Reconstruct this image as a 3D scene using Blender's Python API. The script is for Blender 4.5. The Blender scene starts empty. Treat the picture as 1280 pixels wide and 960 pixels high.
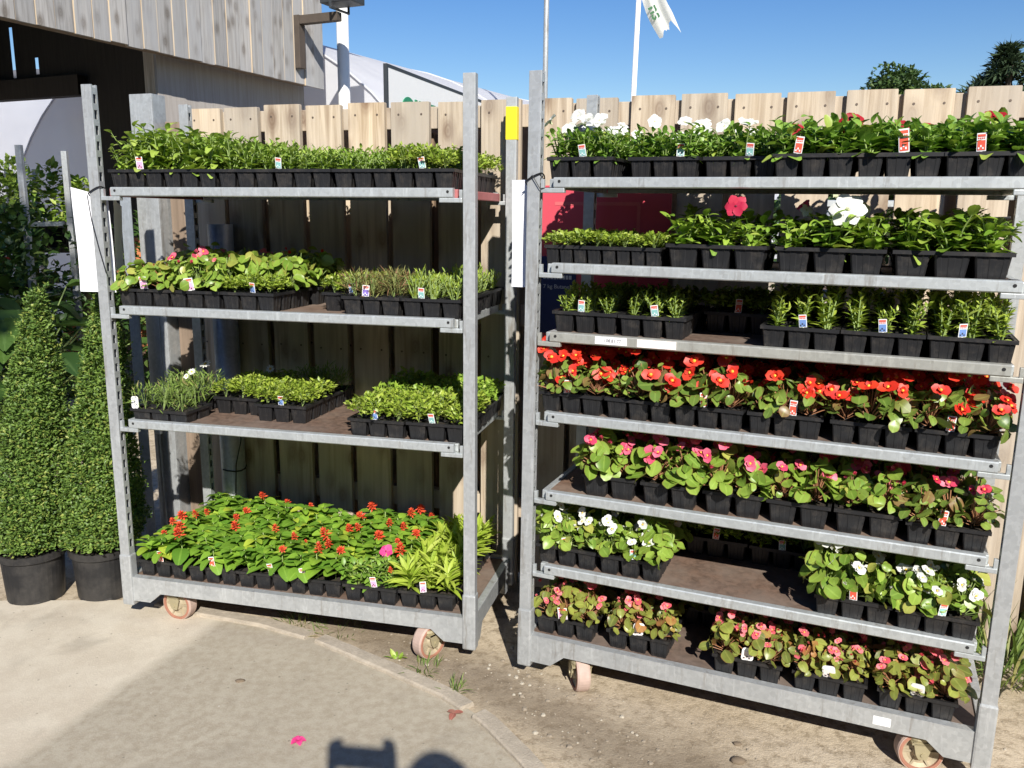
import bpy, bmesh, math, random
from mathutils import Vector, Matrix, Euler
rnd = random.Random(7)
R = math.radians
S = bpy.context.scene
COL = S.collection

# ------------------------------------------------------------------ world, sun, camera
SUN_EL, SUN_AZ = R(34.5), math.atan2(.187, -.98)          # direction towards the sun
w = bpy.data.worlds.new("World"); S.world = w; w.use_nodes = True
nt = w.node_tree; bg = nt.nodes['Background']
sky = nt.nodes.new('ShaderNodeTexSky'); sky.sky_type = 'NISHITA'; sky.sun_disc = False
sky.sun_elevation = SUN_EL; sky.sun_rotation = SUN_AZ; sky.air_density = 1.15; sky.dust_density = .05; sky.ozone_density = 3.0
hsv = nt.nodes.new('ShaderNodeHueSaturation'); hsv.inputs['Saturation'].default_value = 1.36; hsv.inputs['Hue'].default_value = .516; nt.links.new(sky.outputs[0], hsv.inputs['Color']); nt.links.new(hsv.outputs[0], bg.inputs[0]); bg.inputs[1].default_value = .075
to_sun = Vector((math.sin(SUN_AZ) * math.cos(SUN_EL), math.cos(SUN_AZ) * math.cos(SUN_EL), math.sin(SUN_EL)))
ld = bpy.data.lights.new('sun', 'SUN'); ld.energy = 5; ld.angle = R(.53); ld.color = (1, .955, .88)
lo = bpy.data.objects.new('sun', ld); COL.objects.link(lo); lo.rotation_euler = (-to_sun).to_track_quat('-Z', 'Y').to_euler()
S.view_settings.view_transform = 'Standard'; S.view_settings.look = 'None'
S.view_settings.exposure = .58; S.view_settings.gamma = 1
cd = bpy.data.cameras.new('camera'); cam = bpy.data.objects.new('camera', cd); COL.objects.link(cam)
cd.sensor_width = 36; cd.lens = 1060.3 / 1280 * 36; cd.clip_start = .05; cd.clip_end = 3000
pt, rl = .196, .010
fw = Vector((0, math.cos(pt), -math.sin(pt))); up0 = Vector((0, math.sin(pt), math.cos(pt))); rt0 = Vector((1, 0, 0))
rt = rt0 * math.cos(rl) + up0 * math.sin(rl); up = up0 * math.cos(rl) - rt0 * math.sin(rl)
m = Matrix((rt, up, -fw)).transposed().to_4x4(); m.translation = (0, 0, 1.4912); cam.matrix_world = m
S.camera = cam
S.cycles.max_bounces = 8; S.cycles.transparent_max_bounces = 6

# ------------------------------------------------------------------ materials
class N:
    def __init__(s, name):
        s.m = bpy.data.materials.new(name); s.m.use_nodes = True
        s.t = s.m.node_tree; s.b = s.t.nodes['Principled BSDF']; s.out = s.t.nodes['Material Output']
    def n(s, typ, **k):
        o = s.t.nodes.new('ShaderNode' + typ)
        for a, v in k.items():
            if a in o.inputs.keys() if isinstance(a, str) else False: o.inputs[a].default_value = v
            else: setattr(o, a, v)
        return o
    def l(s, a, b): s.t.links.new(a, b)
    def coord(s, scale=(1, 1, 1), rand=False, kind='Object'):
        tc = s.n('TexCoord'); mp = s.n('Mapping'); mp.inputs['Scale'].default_value = scale
        s.l(tc.outputs[kind], mp.inputs[0])
        if rand:
            oi = s.n('ObjectInfo'); mu = s.n('VectorMath', operation='SCALE'); mu.inputs[0].default_value = (37, 51, 83)
            s.l(oi.outputs['Random'], mu.inputs['Scale']); s.l(mu.outputs[0], mp.inputs['Location'])
        return mp.outputs[0]
    def noise(s, vec, scale=5, detail=4, rough=.6, dist=0):
        o = s.n('TexNoise'); o.inputs['Scale'].default_value = scale; o.inputs['Detail'].default_value = detail
        o.inputs['Roughness'].default_value = rough; o.inputs['Distortion'].default_value = dist
        s.l(vec, o.inputs['Vector']); return o.outputs['Fac']
    def ramp(s, fac, stops):
        r = s.n('ValToRGB'); e = r.color_ramp.elements
        while len(e) < len(stops): e.new(.5)
        for el, (p, c) in zip(e, stops):
            el.position = p; el.color = (*c, 1) if len(c) == 3 else c
        s.l(fac, r.inputs[0]); return r.outputs[0]
    def mix(s, fac, a, b, mode='MIX'):
        x = s.n('Mix', data_type='RGBA', blend_type=mode)
        for i, v in ((0, fac), (6, a), (7, b)):
            if hasattr(v, 'links') or hasattr(v, 'is_output'): s.l(v, x.inputs[i])
            else: x.inputs[i].default_value = (*v, 1) if isinstance(v, tuple) and len(v) == 3 else v
        return x.outputs[2]
    def math(s, op, a, b=0.):
        x = s.n('Math', operation=op)
        for i, v in ((0, a), (1, b)):
            if hasattr(v, 'is_output'): s.l(v, x.inputs[i])
            else: x.inputs[i].default_value = v
        return x.outputs[0]
    def bump(s, h, strength=.3, dist=.01):
        b = s.n('Bump'); b.inputs['Strength'].default_value = strength; b.inputs['Distance'].default_value = dist
        s.l(h, b.inputs['Height']); s.l(b.outputs[0], s.b.inputs['Normal'])
    def base(s, c):
        if hasattr(c, 'is_output'): s.l(c, s.b.inputs['Base Color'])
        else: s.b.inputs['Base Color'].default_value = (*c, 1)
    def set(s, **k):
        for a, v in k.items():
            i = s.b.inputs[a.replace('_', ' ')]
            if hasattr(v, 'is_output'): s.l(v, i)
            else: i.default_value = v

def plain(name, c, rough=.6, metal=0, var=.12, scale=30):
    q = N(name); v = q.noise(q.coord(rand=True), scale)
    q.base(q.mix(v, tuple(x * (1 - var) for x in c), tuple(min(1, x * (1 + var)) for x in c)))
    q.set(Roughness=rough, Metallic=metal); return q.m

def galv(name, c=(.465, .482, .485), metal=.45, wear=.5):
    q = N(name); co = q.coord(rand=True)
    vo = q.n('TexVoronoi'); vo.inputs['Scale'].default_value = 90; q.l(co, vo.inputs['Vector'])
    n1 = q.noise(co, 9, 5, .65); n2 = q.noise(q.coord((60, 60, 7), rand=True), 1, 4, .7)
    a = q.mix(vo.outputs['Color'], tuple(x * .86 for x in c), tuple(x * 1.1 for x in c))
    a = q.mix(q.math('MULTIPLY', q.ramp(n1, [(.42, (0, 0, 0)), (.72, (1, 1, 1))]), .5), a, tuple(x * .55 for x in c))
    a = q.mix(q.math('MULTIPLY', q.ramp(n2, [(.55, (0, 0, 0)), (.75, (1, 1, 1))]), wear), a, tuple(min(1, x * 1.45) for x in c))
    st_ = q.noise(q.coord((26, 26, 3), rand=True), 1, 6, .75); a = q.mix(q.math('MULTIPLY', q.ramp(st_, [(.56, (0, 0, 0)), (.70, (1, 1, 1))]), .7), a, (.20, .17, .135))
    q.base(a); q.set(Metallic=metal, Roughness=q.ramp(n1, [(.3, (.38,) * 3), (.7, (.6,) * 3)])); q.bump(n2, .12, .002)
    return q.m

def wood(name, c1, c2, knot=None, grain=1., rough=.8, vr=.22, grey=None):
    q = N(name); co = q.coord((34, 34, 1.7), rand=True)
    g = q.noise(co, 1.2, 6, .62, .6); f = q.noise(q.coord((150, 150, 3), rand=True), 1, 3)
    a = q.mix(q.ramp(g, [(.36, (0, 0, 0)), (.60, (1, 1, 1))]), c1, c2)
    a = q.mix(q.math('MULTIPLY', f, .3), a, tuple(x * .6 for x in c1))
    if knot:
        vo = q.n('TexVoronoi', voronoi_dimensions='2D'); vo.inputs['Scale'].default_value = 1; sx = q.n('SeparateXYZ'); cx = q.n('CombineXYZ'); q.l(q.coord((8.2, 1, 4.4), rand=True), sx.inputs[0]); q.l(sx.outputs[0], cx.inputs[0]); q.l(sx.outputs[2], cx.inputs[1]); q.l(cx.outputs[0], vo.inputs['Vector'])
        wv = q.math('SINE', q.math('MULTIPLY', vo.outputs['Distance'], 85.))
        k = q.ramp(q.math('ADD', vo.outputs['Distance'], q.math('MULTIPLY', g, .10)), [(.17, (1, 1, 1)), (.22, (.55,) * 3), (.36, (0, 0, 0))])
        k = q.math('MULTIPLY', k, q.math('ADD', q.math('MULTIPLY', wv, .1), .9))
        a = q.mix(q.math('MULTIPLY', k, .85), a, knot)
    if grey:
        a = q.mix(q.ramp(q.noise(q.coord((5, 5, 1.5), rand=True), 1, 4), [(.4, (0, 0, 0)), (.7, (1, 1, 1))]), a, grey)
    oi = q.n('ObjectInfo'); hs = q.n('HueSaturation'); q.l(a, hs.inputs['Color'])
    q.l(q.math('ADD', q.math('MULTIPLY', oi.outputs['Random'], vr), 1 - vr / 2), hs.inputs['Value'])
    q.l(q.math('ADD', q.math('MULTIPLY', oi.outputs['Random'], .25), .87), hs.inputs['Saturation'])
    q.base(hs.outputs[0]); q.set(Roughness=rough); q.bump(g, .25 * grain, .004); return q.m

def leafm(name, a, b, c=None, rough=.42, trans=.3, cf=.12, rim=None, vein=.22):
    """a..b range of greens over leaves, c an accent colour on a share cf of the leaves"""
    q = N(name); at = q.n('Attribute'); at.attribute_name = 'rnd'; oi = q.n('ObjectInfo')
    r = q.math('FRACT', q.math('ADD', at.outputs['Fac'], oi.outputs['Random']))
    col = q.mix(r, a, b)
    if c: col = q.mix(q.ramp(q.math('FRACT', q.math('MULTIPLY', r, 7.31)), [(1 - cf, (0, 0, 0)), (1 - cf * .6, (1, 1, 1))]), col, c)
    ae = q.n('Attribute'); ae.attribute_name = 'edge'
    if vein: col = q.mix(q.math('MULTIPLY', q.ramp(ae.outputs['Fac'], [(.06, (1, 1, 1)), (.16, (0, 0, 0))]), vein), col, tuple(min(1, x * 1.5 + .05) for x in b))
    if rim: col = q.mix(q.math('MULTIPLY', q.ramp(ae.outputs['Fac'], [(.86, (0, 0, 0)), (.97, (1, 1, 1))]), .6), col, rim)
    v = q.noise(q.coord(), 60, 2); col = q.mix(q.math('MULTIPLY', v, .35), col, tuple(x * .55 for x in a))
    q.base(col); q.set(Roughness=rough)
    tr = q.n('BsdfTranslucent'); q.l(q.mix(.5, col, (1, 1, .35), 'MULTIPLY'), tr.inputs['Color'])
    tr2 = q.n('MixShader'); tr2.inputs[0].default_value = trans
    q.l(q.b.outputs[0], tr2.inputs[1]); q.l(tr.outputs[0], tr2.inputs[2]); q.l(tr2.outputs[0], q.out.inputs[0]); return q.m

def petal(name, a, b, trans=.25, rough=.5):
    return leafm(name, a, b, None, rough, trans, vein=0)

M = {}
M['galv'] = galv('galvanised_steel'); M['galv_dark'] = galv('dull_steel', (.30, .33, .36), .4)
M['rail'] = galv('shelf_steel', (.52, .55, .55), .5); M['grime'] = galv('worn_steel', (.40, .40, .36), .35)
M['redrail'] = plain('red_painted_steel', (.40, .13, .13), .5, .1, .35, 18)
M['dark'] = plain('dark_inside', (.015, .015, .015), .9)
M['board'] = wood('brown_ply', (.09, .055, .038), (.19, .12, .085), None, .8, .75, .25, (.20, .155, .125))
M['fence'] = wood('fence_timber', (.35, .265, .18), (.62, .515, .385), (.17, .105, .065), 1.4, .85, .30, (.42, .36, .285))
M['clad'] = wood('weathered_cladding', (.245, .232, .215), (.405, .39, .37), (.13, .11, .09), 1.4, .9, .3, (.32, .32, .32))
M['edge'] = wood('pale_edge', (.56, .43, .29), (.68, .56, .40)); M['ply'] = wood('grey_ply', (.33, .30, .27), (.40, .37, .34), None, .3, .9, .1)
M['oldwood'] = wood('old_timber', (.17, .12, .08), (.25, .18, .125)); M['oldiron'] = plain('weathered_iron', (.075, .058, .045), .75, .1, .3, 14); M['innerwood'] = wood('shaded_boards', (.018, .014, .011), (.032, .026, .020))  # inner boards near black: the barn's shade is put into their colour
M['nail'] = plain('nail_head', (.12, .09, .07), .6, .4)
q = N('black_plastic'); q.base(q.mix(q.math('MULTIPLY', q.ramp(q.noise(q.coord(rand=True), 22, 6, .75), [(.5, (0, 0, 0)), (.78, (1, 1, 1))]), .45), (.013, .013, .014), (.10, .085, .07))); q.set(Roughness=.46); M['plastic'] = q.m
q = N('pot_plastic'); q.base(q.ramp(q.noise(q.coord(rand=True), 9, 5, .7), [(.4, (.013, .013, .014)), (.8, (.06, .055, .05))])); q.set(Roughness=.5); M['pot'] = q.m
q = N('compost'); v = q.noise(q.coord(), 160, 3); q.base(q.ramp(v, [(.3, (.012, .009, .006)), (.7, (.05, .035, .022))])); q.set(Roughness=.95); q.bump(v, .8, .01); M['soil'] = q.m
M['white'] = plain('white_card', (.80, .80, .80), .5, 0, .03); M['paper'] = plain('paper', (.80, .80, .84), .7, 0, .03, 8)
M['tagred'] = plain('print_red', (.70, .10, .06), .5); M['tagblue'] = plain('print_blue', (.16, .28, .58), .5); M['tagpink'] = plain('print_pink', (.80, .38, .58), .5, 0, .35, 160)
M['tagteal'] = plain('print_teal', (.25, .50, .48), .5, 0, .3, 160); M['ink'] = plain('ink', (.05, .05, .07), .6); M['tagpurple'] = plain('print_purple', (.22, .15, .5), .5); M['cream'] = plain('print_cream', (.80, .72, .68), .5, 0, .25, 140)
M['cable'] = plain('black_cable', (.012, .012, .012), .5); M['yellow'] = plain('yellow_tape', (.85, .68, .02), .45, 0, .05)
M['rubber'] = plain('wheel_tread', (.42, .31, .26), .75, 0, .25, 40); M['hub'] = plain('wheel_hub', (.38, .32, .22), .6, .2, .3, 30); M['ring'] = plain('wheel_ring', (.33, .15, .10), .65, 0, .25)
M['signred'] = plain('red_board', (.54, .065, .095), .45, 0, .08, 6); M['signnavy'] = plain('navy_board', (.012, .022, .11), .4, 0, .1); M['signpale'] = plain('sign_pale', (.55, .56, .62), .5); M['signred2'] = plain('red_board_border', (.60, .12, .13), .45)
M['terracotta'] = plain('terracotta', (.48, .17, .07), .8, 0, .2, 14); M['redpot'] = plain('red_plastic', (.5, .06, .04), .5)
q = N('polythene'); v = q.noise(q.coord((1, 1, 1)), .8, 3); q.base(q.mix(v, (.74, .75, .78), (.84, .85, .87))); q.set(Roughness=.45)
tr = q.n('BsdfTranslucent'); tr.inputs[0].default_value = (.8, .8, .84, 1); ms = q.n('MixShader'); ms.inputs[0].default_value = .42
q.l(q.b.outputs[0], ms.inputs[1]); q.l(tr.outputs[0], ms.inputs[2]); q.l(ms.outputs[0], q.out.inputs[0]); q.bump(v, .3, .2); M['poly'] = q.m
M['wpaint'] = plain('white_paint', (.80, .80, .78), .4, 0, .04); M['charcoal'] = plain('charcoal_paint', (.03, .035, .04), .5); M['green'] = plain('sign_green', (.02, .23, .11), .5)
M['flag'] = petal('flag_cloth', (.78, .78, .76), (.8, .8, .78), .35, .8); M['flaggreen'] = plain('flag_green', (.04, .13, .05), .8)
M['skin'] = plain('skin', (.55, .33, .24), .5); M['shirt'] = plain('shirt_cloth', (.12, .16, .28), .85); M['trouser'] = plain('trouser_cloth', (.05, .055, .07), .9); M['hair'] = plain('hair', (.06, .035, .02), .6); M['phone'] = plain('phone_case', (.02, .02, .02), .3); M['shoe'] = plain('shoe', (.04, .03, .03), .6)
# leaves (albedo)
M['l_small'] = leafm('small_leaf', (.20, .32, .03), (.48, .58, .085), (.54, .60, .16))
M['l_fresh'] = leafm('fresh_leaf', (.18, .33, .035), (.40, .56, .075), (.46, .56, .11))
M['l_lush'] = leafm('lush_leaf', (.20, .34, .045), (.44, .57, .10), (.50, .58, .15))
M['l_pet'] = leafm('petunia_leaf', (.14, .28, .035), (.31, .49, .075), (.42, .52, .09))
M['l_beg'] = leafm('begonia_leaf', (.16, .28, .035), (.36, .50, .08), (.46, .46, .10), .38, .26, .12, (.30, .16, .06))
M['l_begd'] = leafm('begonia_leaf_dark', (.09, .17, .03), (.30, .41, .07), (.26, .16, .06), .37, .24, .14, (.26, .07, .04))
M['l_begb'] = leafm('begonia_leaf_bronze', (.14, .17, .035), (.38, .42, .08), (.48, .22, .08), .38, .25, .14, (.36, .10, .05))
M['l_sal'] = leafm('salvia_leaf', (.11, .25, .025), (.30, .49, .05), (.48, .58, .06), .5, .28)
M['l_lime'] = leafm('lime_leaf', (.32, .46, .04), (.55, .66, .10), (.62, .70, .16), .5, .35)
M['l_heath'] = leafm('heather_leaf', (.16, .16, .05), (.33, .34, .10), (.30, .15, .08), .6, .25, .3)
M['l_fern'] = leafm('feathery_leaf', (.13, .22, .04), (.30, .42, .08), (.45, .36, .16), .6, .3, .08)
M['l_box'] = leafm('topiary_leaf', (.055, .12, .02), (.23, .35, .065), (.36, .41, .09), .5, .25, .14)
M['l_big'] = leafm('marrow_leaf', (.05, .13, .02), (.14, .27, .04), (.24, .34, .06), .6, .35)
M['l_dark'] = leafm('shade_leaf', (.03, .075, .015), (.09, .17, .03), (.16, .22, .05), .5, .25)  # greens darkened to stand for the shade inside the barn
M['l_tree'] = leafm('tree_leaf', (.025, .06, .012), (.07, .13, .025), (.1, .16, .03), .6, .2); M['l_con'] = leafm('conifer_leaf', (.014, .034, .012), (.035, .065, .02), None, .7, .1)
M['grass'] = leafm('grass_blade', (.09, .17, .03), (.24, .32, .07), (.4, .36, .14), .6, .3)
M['stem'] = plain('stem', (.22, .30, .09), .6); M['stemred'] = plain('red_stem', (.34, .16, .08), .5); M['bark'] = plain('bark', (.08, .06, .045), .95, 0, .3, 20)
M['p_red'] = petal('red_petal', (.62, .018, .012), (.85, .07, .025)); M['p_pink'] = petal('pink_petal', (.78, .06, .15), (.88, .20, .30)); M['p_rose'] = petal('rose_petal', (.55, .02, .07), (.75, .05, .1))
M['p_white'] = petal('white_petal', (.80, .80, .74), (.86, .86, .84)); M['p_coral'] = petal('coral_petal', (.78, .09, .13), (.88, .30, .32)); M['p_crim'] = petal('crimson_petal', (.35, .008, .015), (.5, .02, .03)); M['p_mag'] = petal('magenta_petal', (.8, .05, .25), (.85, .15, .4))
M['p_sal'] = petal('salvia_petal', (.72, .06, .025), (.86, .16, .06)); M['eye'] = plain('flower_eye', (.75, .48, .05), .7); M['bud'] = plain('flower_bud', (.62, .64, .38), .6); M['throat'] = plain('flower_throat', (.16, .01, .03), .7)

# ------------------------------------------------------------------ mesh tools
class MB:
    def __init__(s): s.v, s.f, s.m, s.r, s.e = [], [], [], [], []
    def add(s, vs, fs, mi=0, r=.5, e=None):
        o = len(s.v); s.v += [tuple(x) for x in vs]; s.f += [tuple(i + o for i in f) for f in fs]
        s.m += [mi] * len(fs); s.r += [r] * len(vs); s.e += e or [.5] * len(vs)
    def box(s, a, b, mi=0, bev=0, mat=None):
        a, b = Vector(a), Vector(b); c = (a + b) / 2; h = (b - a) / 2
        if bev <= 0:
            vs = [c + Vector((sx * h.x, sy * h.y, sz * h.z)) for sx in (-1, 1) for sy in (-1, 1) for sz in (-1, 1)]
            fs = [(0, 1, 3, 2), (4, 6, 7, 5), (0, 4, 5, 1), (2, 3, 7, 6), (0, 2, 6, 4), (1, 5, 7, 3)]
        else:
            bm = bmesh.new(); bmesh.ops.create_cube(bm, size=2)
            for v in bm.verts: v.co = Vector((v.co.x * h.x, v.co.y * h.y, v.co.z * h.z))
            bmesh.ops.bevel(bm, geom=bm.edges[:], offset=min(bev, min(h) * .9), segments=2, profile=.6, affect='EDGES')
            vs = [v.co + c for v in bm.verts]; bm.verts.index_update(); fs = [[v.index for v in f.verts] for f in bm.faces]; bm.free()
        if mat: vs = [mat @ Vector(v) for v in vs]
        s.add(vs, fs, mi)
    def prism(s, pts, y0, y1, mi=0, mat=None):      # polygon in xz extruded along y
        n = len(pts); vs = [Vector((x, y, z)) for y in (y0, y1) for x, z in pts]
        if mat: vs = [mat @ v for v in vs]
        s.add(vs, [tuple(range(n))] + [tuple(range(2 * n - 1, n - 1, -1))] + [(i, i + n, (i + 1) % n + n, (i + 1) % n) for i in range(n)], mi)
    def tube(s, pts, rad, mi=0, seg=8, r=.5, cap=True):
        pts = [Vector(p) for p in pts]; n = len(pts); rads = rad if isinstance(rad, (list, tuple)) else [rad] * n
        vs = []; a = None
        for i, p in enumerate(pts):
            d = (pts[min(i + 1, n - 1)] - pts[max(i - 1, 0)]).normalized()
            if a is None: a = d.orthogonal().normalized()
            a = (a - d * a.dot(d)).normalized(); b = d.cross(a)
            vs += [p + (a * math.cos(t) + b * math.sin(t)) * rads[i] for t in [2 * math.pi * k / seg for k in range(seg)]]
        fs = [(i * seg + k, i * seg + (k + 1) % seg, (i + 1) * seg + (k + 1) % seg, (i + 1) * seg + k) for i in range(n - 1) for k in range(seg)]
        if cap: fs += [tuple(range(seg - 1, -1, -1)), tuple(range((n - 1) * seg, n * seg))]
        s.add(vs, fs, mi, r)
    def lathe(s, prof, c=(0, 0, 0), mi=0, seg=24, mat=None):
        c = Vector(c); vs = [c + Vector((r * math.cos(2 * math.pi * k / seg), r * math.sin(2 * math.pi * k / seg), z)) for r, z in prof for k in range(seg)]
        if mat: vs = [mat @ v for v in vs]
        s.add(vs, [(i * seg + k, i * seg + (k + 1) % seg, (i + 1) * seg + (k + 1) % seg, (i + 1) * seg + k) for i in range(len(prof) - 1) for k in range(seg)], mi)
    def leaf(s, base, d, n, L, W, shape='ovate', nl=4, curl=.15, fold=.15, mi=0, r=.5, wav=0):
        d = Vector(d).normalized(); n = Vector(n); n = (n - d * n.dot(d)); n = n.normalized() if n.length > 1e-4 else d.orthogonal().normalized()
        sd = d.cross(n); base = Vector(base); vs = []
        for i in range(nl + 1):
            t = i / nl
            if shape == 'round': wd = math.sqrt(max(.02, 1 - (2 * t - 1) ** 2))
            elif shape == 'oval': wd = max(.16, math.sin(math.pi * min(1, t * .9 + .05)) ** .62)
            elif shape == 'lance': wd = max(.05, math.sin(math.pi * min(1, t * .92 + .06)) ** .8)
            else: wd = max(.05, math.sin(math.pi * t ** .72) ** .85)
            c = base + d * (L * t) - n * (curl * L * t * t); h = W * .5 * wd
            k = n * (fold * h + (wav * W * math.sin(t * 9 + r * 20) if wav else 0))
            vs += [c - sd * h + k, c, c + sd * h + k]
        s.add(vs, [(3 * i + j, 3 * i + j + 1, 3 * i + j + 4, 3 * i + j + 3) for i in range(nl) for j in (0, 1)], mi, r, [1., 0., 1.] * (nl + 1))
    def mesh(s, name, mats, smooth=False):
        me = bpy.data.meshes.new(name); me.from_pydata(s.v, [], s.f)
        for k in mats: me.materials.append(M[k] if isinstance(k, str) else k)
        me.polygons.foreach_set('material_index', s.m)
        if smooth: me.polygons.foreach_set('use_smooth', [True] * len(s.f))
        at = me.attributes.new('rnd', 'FLOAT', 'POINT'); at.data.foreach_set('value', s.r); at = me.attributes.new('edge', 'FLOAT', 'POINT'); at.data.foreach_set('value', s.e)
        me.update(); return me
    def build(s, name, mats, parent=None, smooth=False):
        return link(name, s.mesh(name, mats, smooth), parent)

def link(name, me, parent=None):
    o = bpy.data.objects.new(name, me); COL.objects.link(o)
    if parent: o.parent = parent
    return o
def tag(o, label=None, cat=None, group=None, kind=None):
    if label: o['label'] = label
    if cat: o['category'] = cat
    if group: o['group'] = group
    if kind: o['kind'] = kind
    return o
def thing(name, label, cat, loc=(0, 0, 0), rot=(0, 0, 0), group=None):
    o = bpy.data.objects.new(name, None); COL.objects.link(o); o.location = loc; o.rotation_euler = rot; o.empty_display_size = .1
    return tag(o, label, cat, group)
def smooth_angle(o, a=40):
    o.data.shade_smooth() if hasattr(o.data, 'shade_smooth') else None
def text_mesh(txt, size, mat, ext=.001, bold=False):
    c = bpy.data.curves.new('lettering', 'FONT'); c.body = txt; c.size = size; c.extrude = ext
    if bold: c.offset = size * .02
    o = bpy.data.objects.new('lettering', c); COL.objects.link(o)
    dg = bpy.context.evaluated_depsgraph_get(); dg.update(); me = bpy.data.meshes.new_from_object(o.evaluated_get(dg))
    COL.objects.unlink(o); bpy.data.objects.remove(o); me.materials.clear(); me.materials.append(M[mat]); return me

# ------------------------------------------------------------------ ground
q = N('dirt_ground'); co = q.coord()
n1 = q.noise(co, 1.3, 6, .65); n2 = q.noise(co, 26, 6, .7); n3 = q.noise(co, 150, 4, .7)
c = q.mix(q.ramp(n1, [(.38, (0, 0, 0)), (.64, (1, 1, 1))]), (.38, .305, .21), (.54, .455, .335))
c = q.mix(q.ramp(n2, [(.38, (1, 1, 1)), (.52, (0, 0, 0))]), c, (.285, .225, .15)); c = q.mix(q.math('MULTIPLY', q.ramp(n3, [(.55, (0, 0, 0)), (.66, (1, 1, 1))]), .7), c, (.58, .50, .39))
# darker soil along the kerb
sp = q.n('SeparateXYZ'); q.l(co, sp.inputs[0])
dl = q.math('ADD', q.math('MULTIPLY', sp.outputs[0], .62), q.math('MULTIPLY', sp.outputs[1], .78))
dl = q.math('ABSOLUTE', q.math('SUBTRACT', q.math('ADD', dl, q.math('MULTIPLY', n1, .35)), 2.09))
c = q.mix(q.math('MULTIPLY', q.ramp(dl, [(.04, (1, 1, 1)), (.20, (0, 0, 0))]), .65), c, (.13, .095, .06))
q.base(c); q.set(Roughness=.95); hb = q.math('ADD', q.math('MULTIPLY', n2, .7), q.math('MULTIPLY', n3, .35)); q.bump(hb, .55, .015); M['dirt'] = q.m
q = N('path_surface'); co = q.coord(); n1 = q.noise(co, 1.7, 6, .6); n2 = q.noise(co, 34, 5, .7); n3 = q.noise(co, 210, 3, .7); n0 = q.noise(co, 7, 5, .7)
tar = q.mix(n1, (.33, .29, .22), (.425, .38, .295)); tar = q.mix(q.ramp(n2, [(.38, (1, 1, 1)), (.6, (0, 0, 0))]), tar, (.31, .265, .195)); tar = q.mix(q.math('MULTIPLY', q.ramp(n3, [(.5, (0, 0, 0)), (.7, (1, 1, 1))]), .45), tar, (.45, .40, .33))
con = q.mix(n1, (.49, .43, .335), (.60, .54, .43)); con = q.mix(q.math('MULTIPLY', q.ramp(n0, [(.4, (1, 1, 1)), (.6, (0, 0, 0))]), .6), con, (.44, .375, .285)); con = q.mix(q.math('MULTIPLY', q.ramp(n3, [(.5, (0, 0, 0)), (.7, (1, 1, 1))]), .35), con, (.68, .60, .48))
sp = q.n('SeparateXYZ'); q.l(co, sp.inputs[0])
# old concrete lies left of a line, worn tarmac right of it
d = q.math('SUBTRACT', q.math('SUBTRACT', sp.outputs[0], -1.323), q.math('MULTIPLY', q.math('SUBTRACT', sp.outputs[1], 2.189), .345))
d = q.math('ADD', d, q.math('MULTIPLY', q.math('SUBTRACT', n0, .5), .10))
c = q.mix(q.ramp(q.math('ADD', d, .5), [(.47, (0, 0, 0)), (.535, (1, 1, 1))]), con, tar)
st = q.noise(co, 3.1, 3, .5, 1.); c = q.mix(q.math('MULTIPLY', q.ramp(st, [(.56, (0, 0, 0)), (.72, (1, 1, 1))]), .35), c, (.20, .17, .13))
vo = q.n('TexVoronoi'); vo.inputs['Scale'].default_value = 19; q.l(co, vo.inputs['Vector'])
c = q.mix(q.math('MULTIPLY', q.ramp(vo.outputs['Distance'], [(.05, (1, 1, 1)), (.085, (0, 0, 0))]), .55), c, (.12, .10, .075))
vo = q.n('TexVoronoi'); vo.inputs['Scale'].default_value = 13; q.l(q.coord((1, 1.1, 1)), vo.inputs['Vector'])
c = q.mix(q.math('MULTIPLY', q.ramp(vo.outputs['Distance'], [(.03, (1, 1, 1)), (.05, (0, 0, 0))]), .7), c, (.66, .62, .54))
vo = q.n('TexVoronoi', feature='DISTANCE_TO_EDGE'); vo.inputs['Scale'].default_value = .8; wv = q.n('VectorMath', operation='ADD'); nz = q.n('TexNoise'); nz.inputs['Scale'].default_value = 5; nz.inputs['Detail'].default_value = 6; q.l(co, nz.inputs['Vector']); nsc = q.n('VectorMath', operation='SCALE'); nsc.inputs['Scale'].default_value = .35; q.l(nz.outputs['Color'], nsc.inputs[0]); q.l(co, wv.inputs[0]); q.l(nsc.outputs[0], wv.inputs[1]); q.l(wv.outputs[0], vo.inputs['Vector'])
c = q.mix(q.math('MULTIPLY', q.ramp(vo.outputs['Distance'], [(.002, (1, 1, 1)), (.006, (0, 0, 0))]), q.math('MULTIPLY', q.ramp(n1, [(.5, (0, 0, 0)), (.65, (1, 1, 1))]), .22)), c, (.16, .135, .10))
q.base(c); q.set(Roughness=.9); q.bump(q.math('ADD', q.math('MULTIPLY', n2, .35), n3), .35, .005); M['path'] = q.m
q = N('kerb_concrete'); co = q.coord(); n2 = q.noise(co, 22, 5, .7); n3 = q.noise(co, 160, 3); q.base(q.mix(q.math('MULTIPLY', n3, .4), q.ramp(n2, [(.35, (.27, .23, .175)), (.7, (.43, .37, .29))]), (.5, .44, .36))); q.set(Roughness=.92); q.bump(n3, .5, .006); M['kerb'] = q.m

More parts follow.
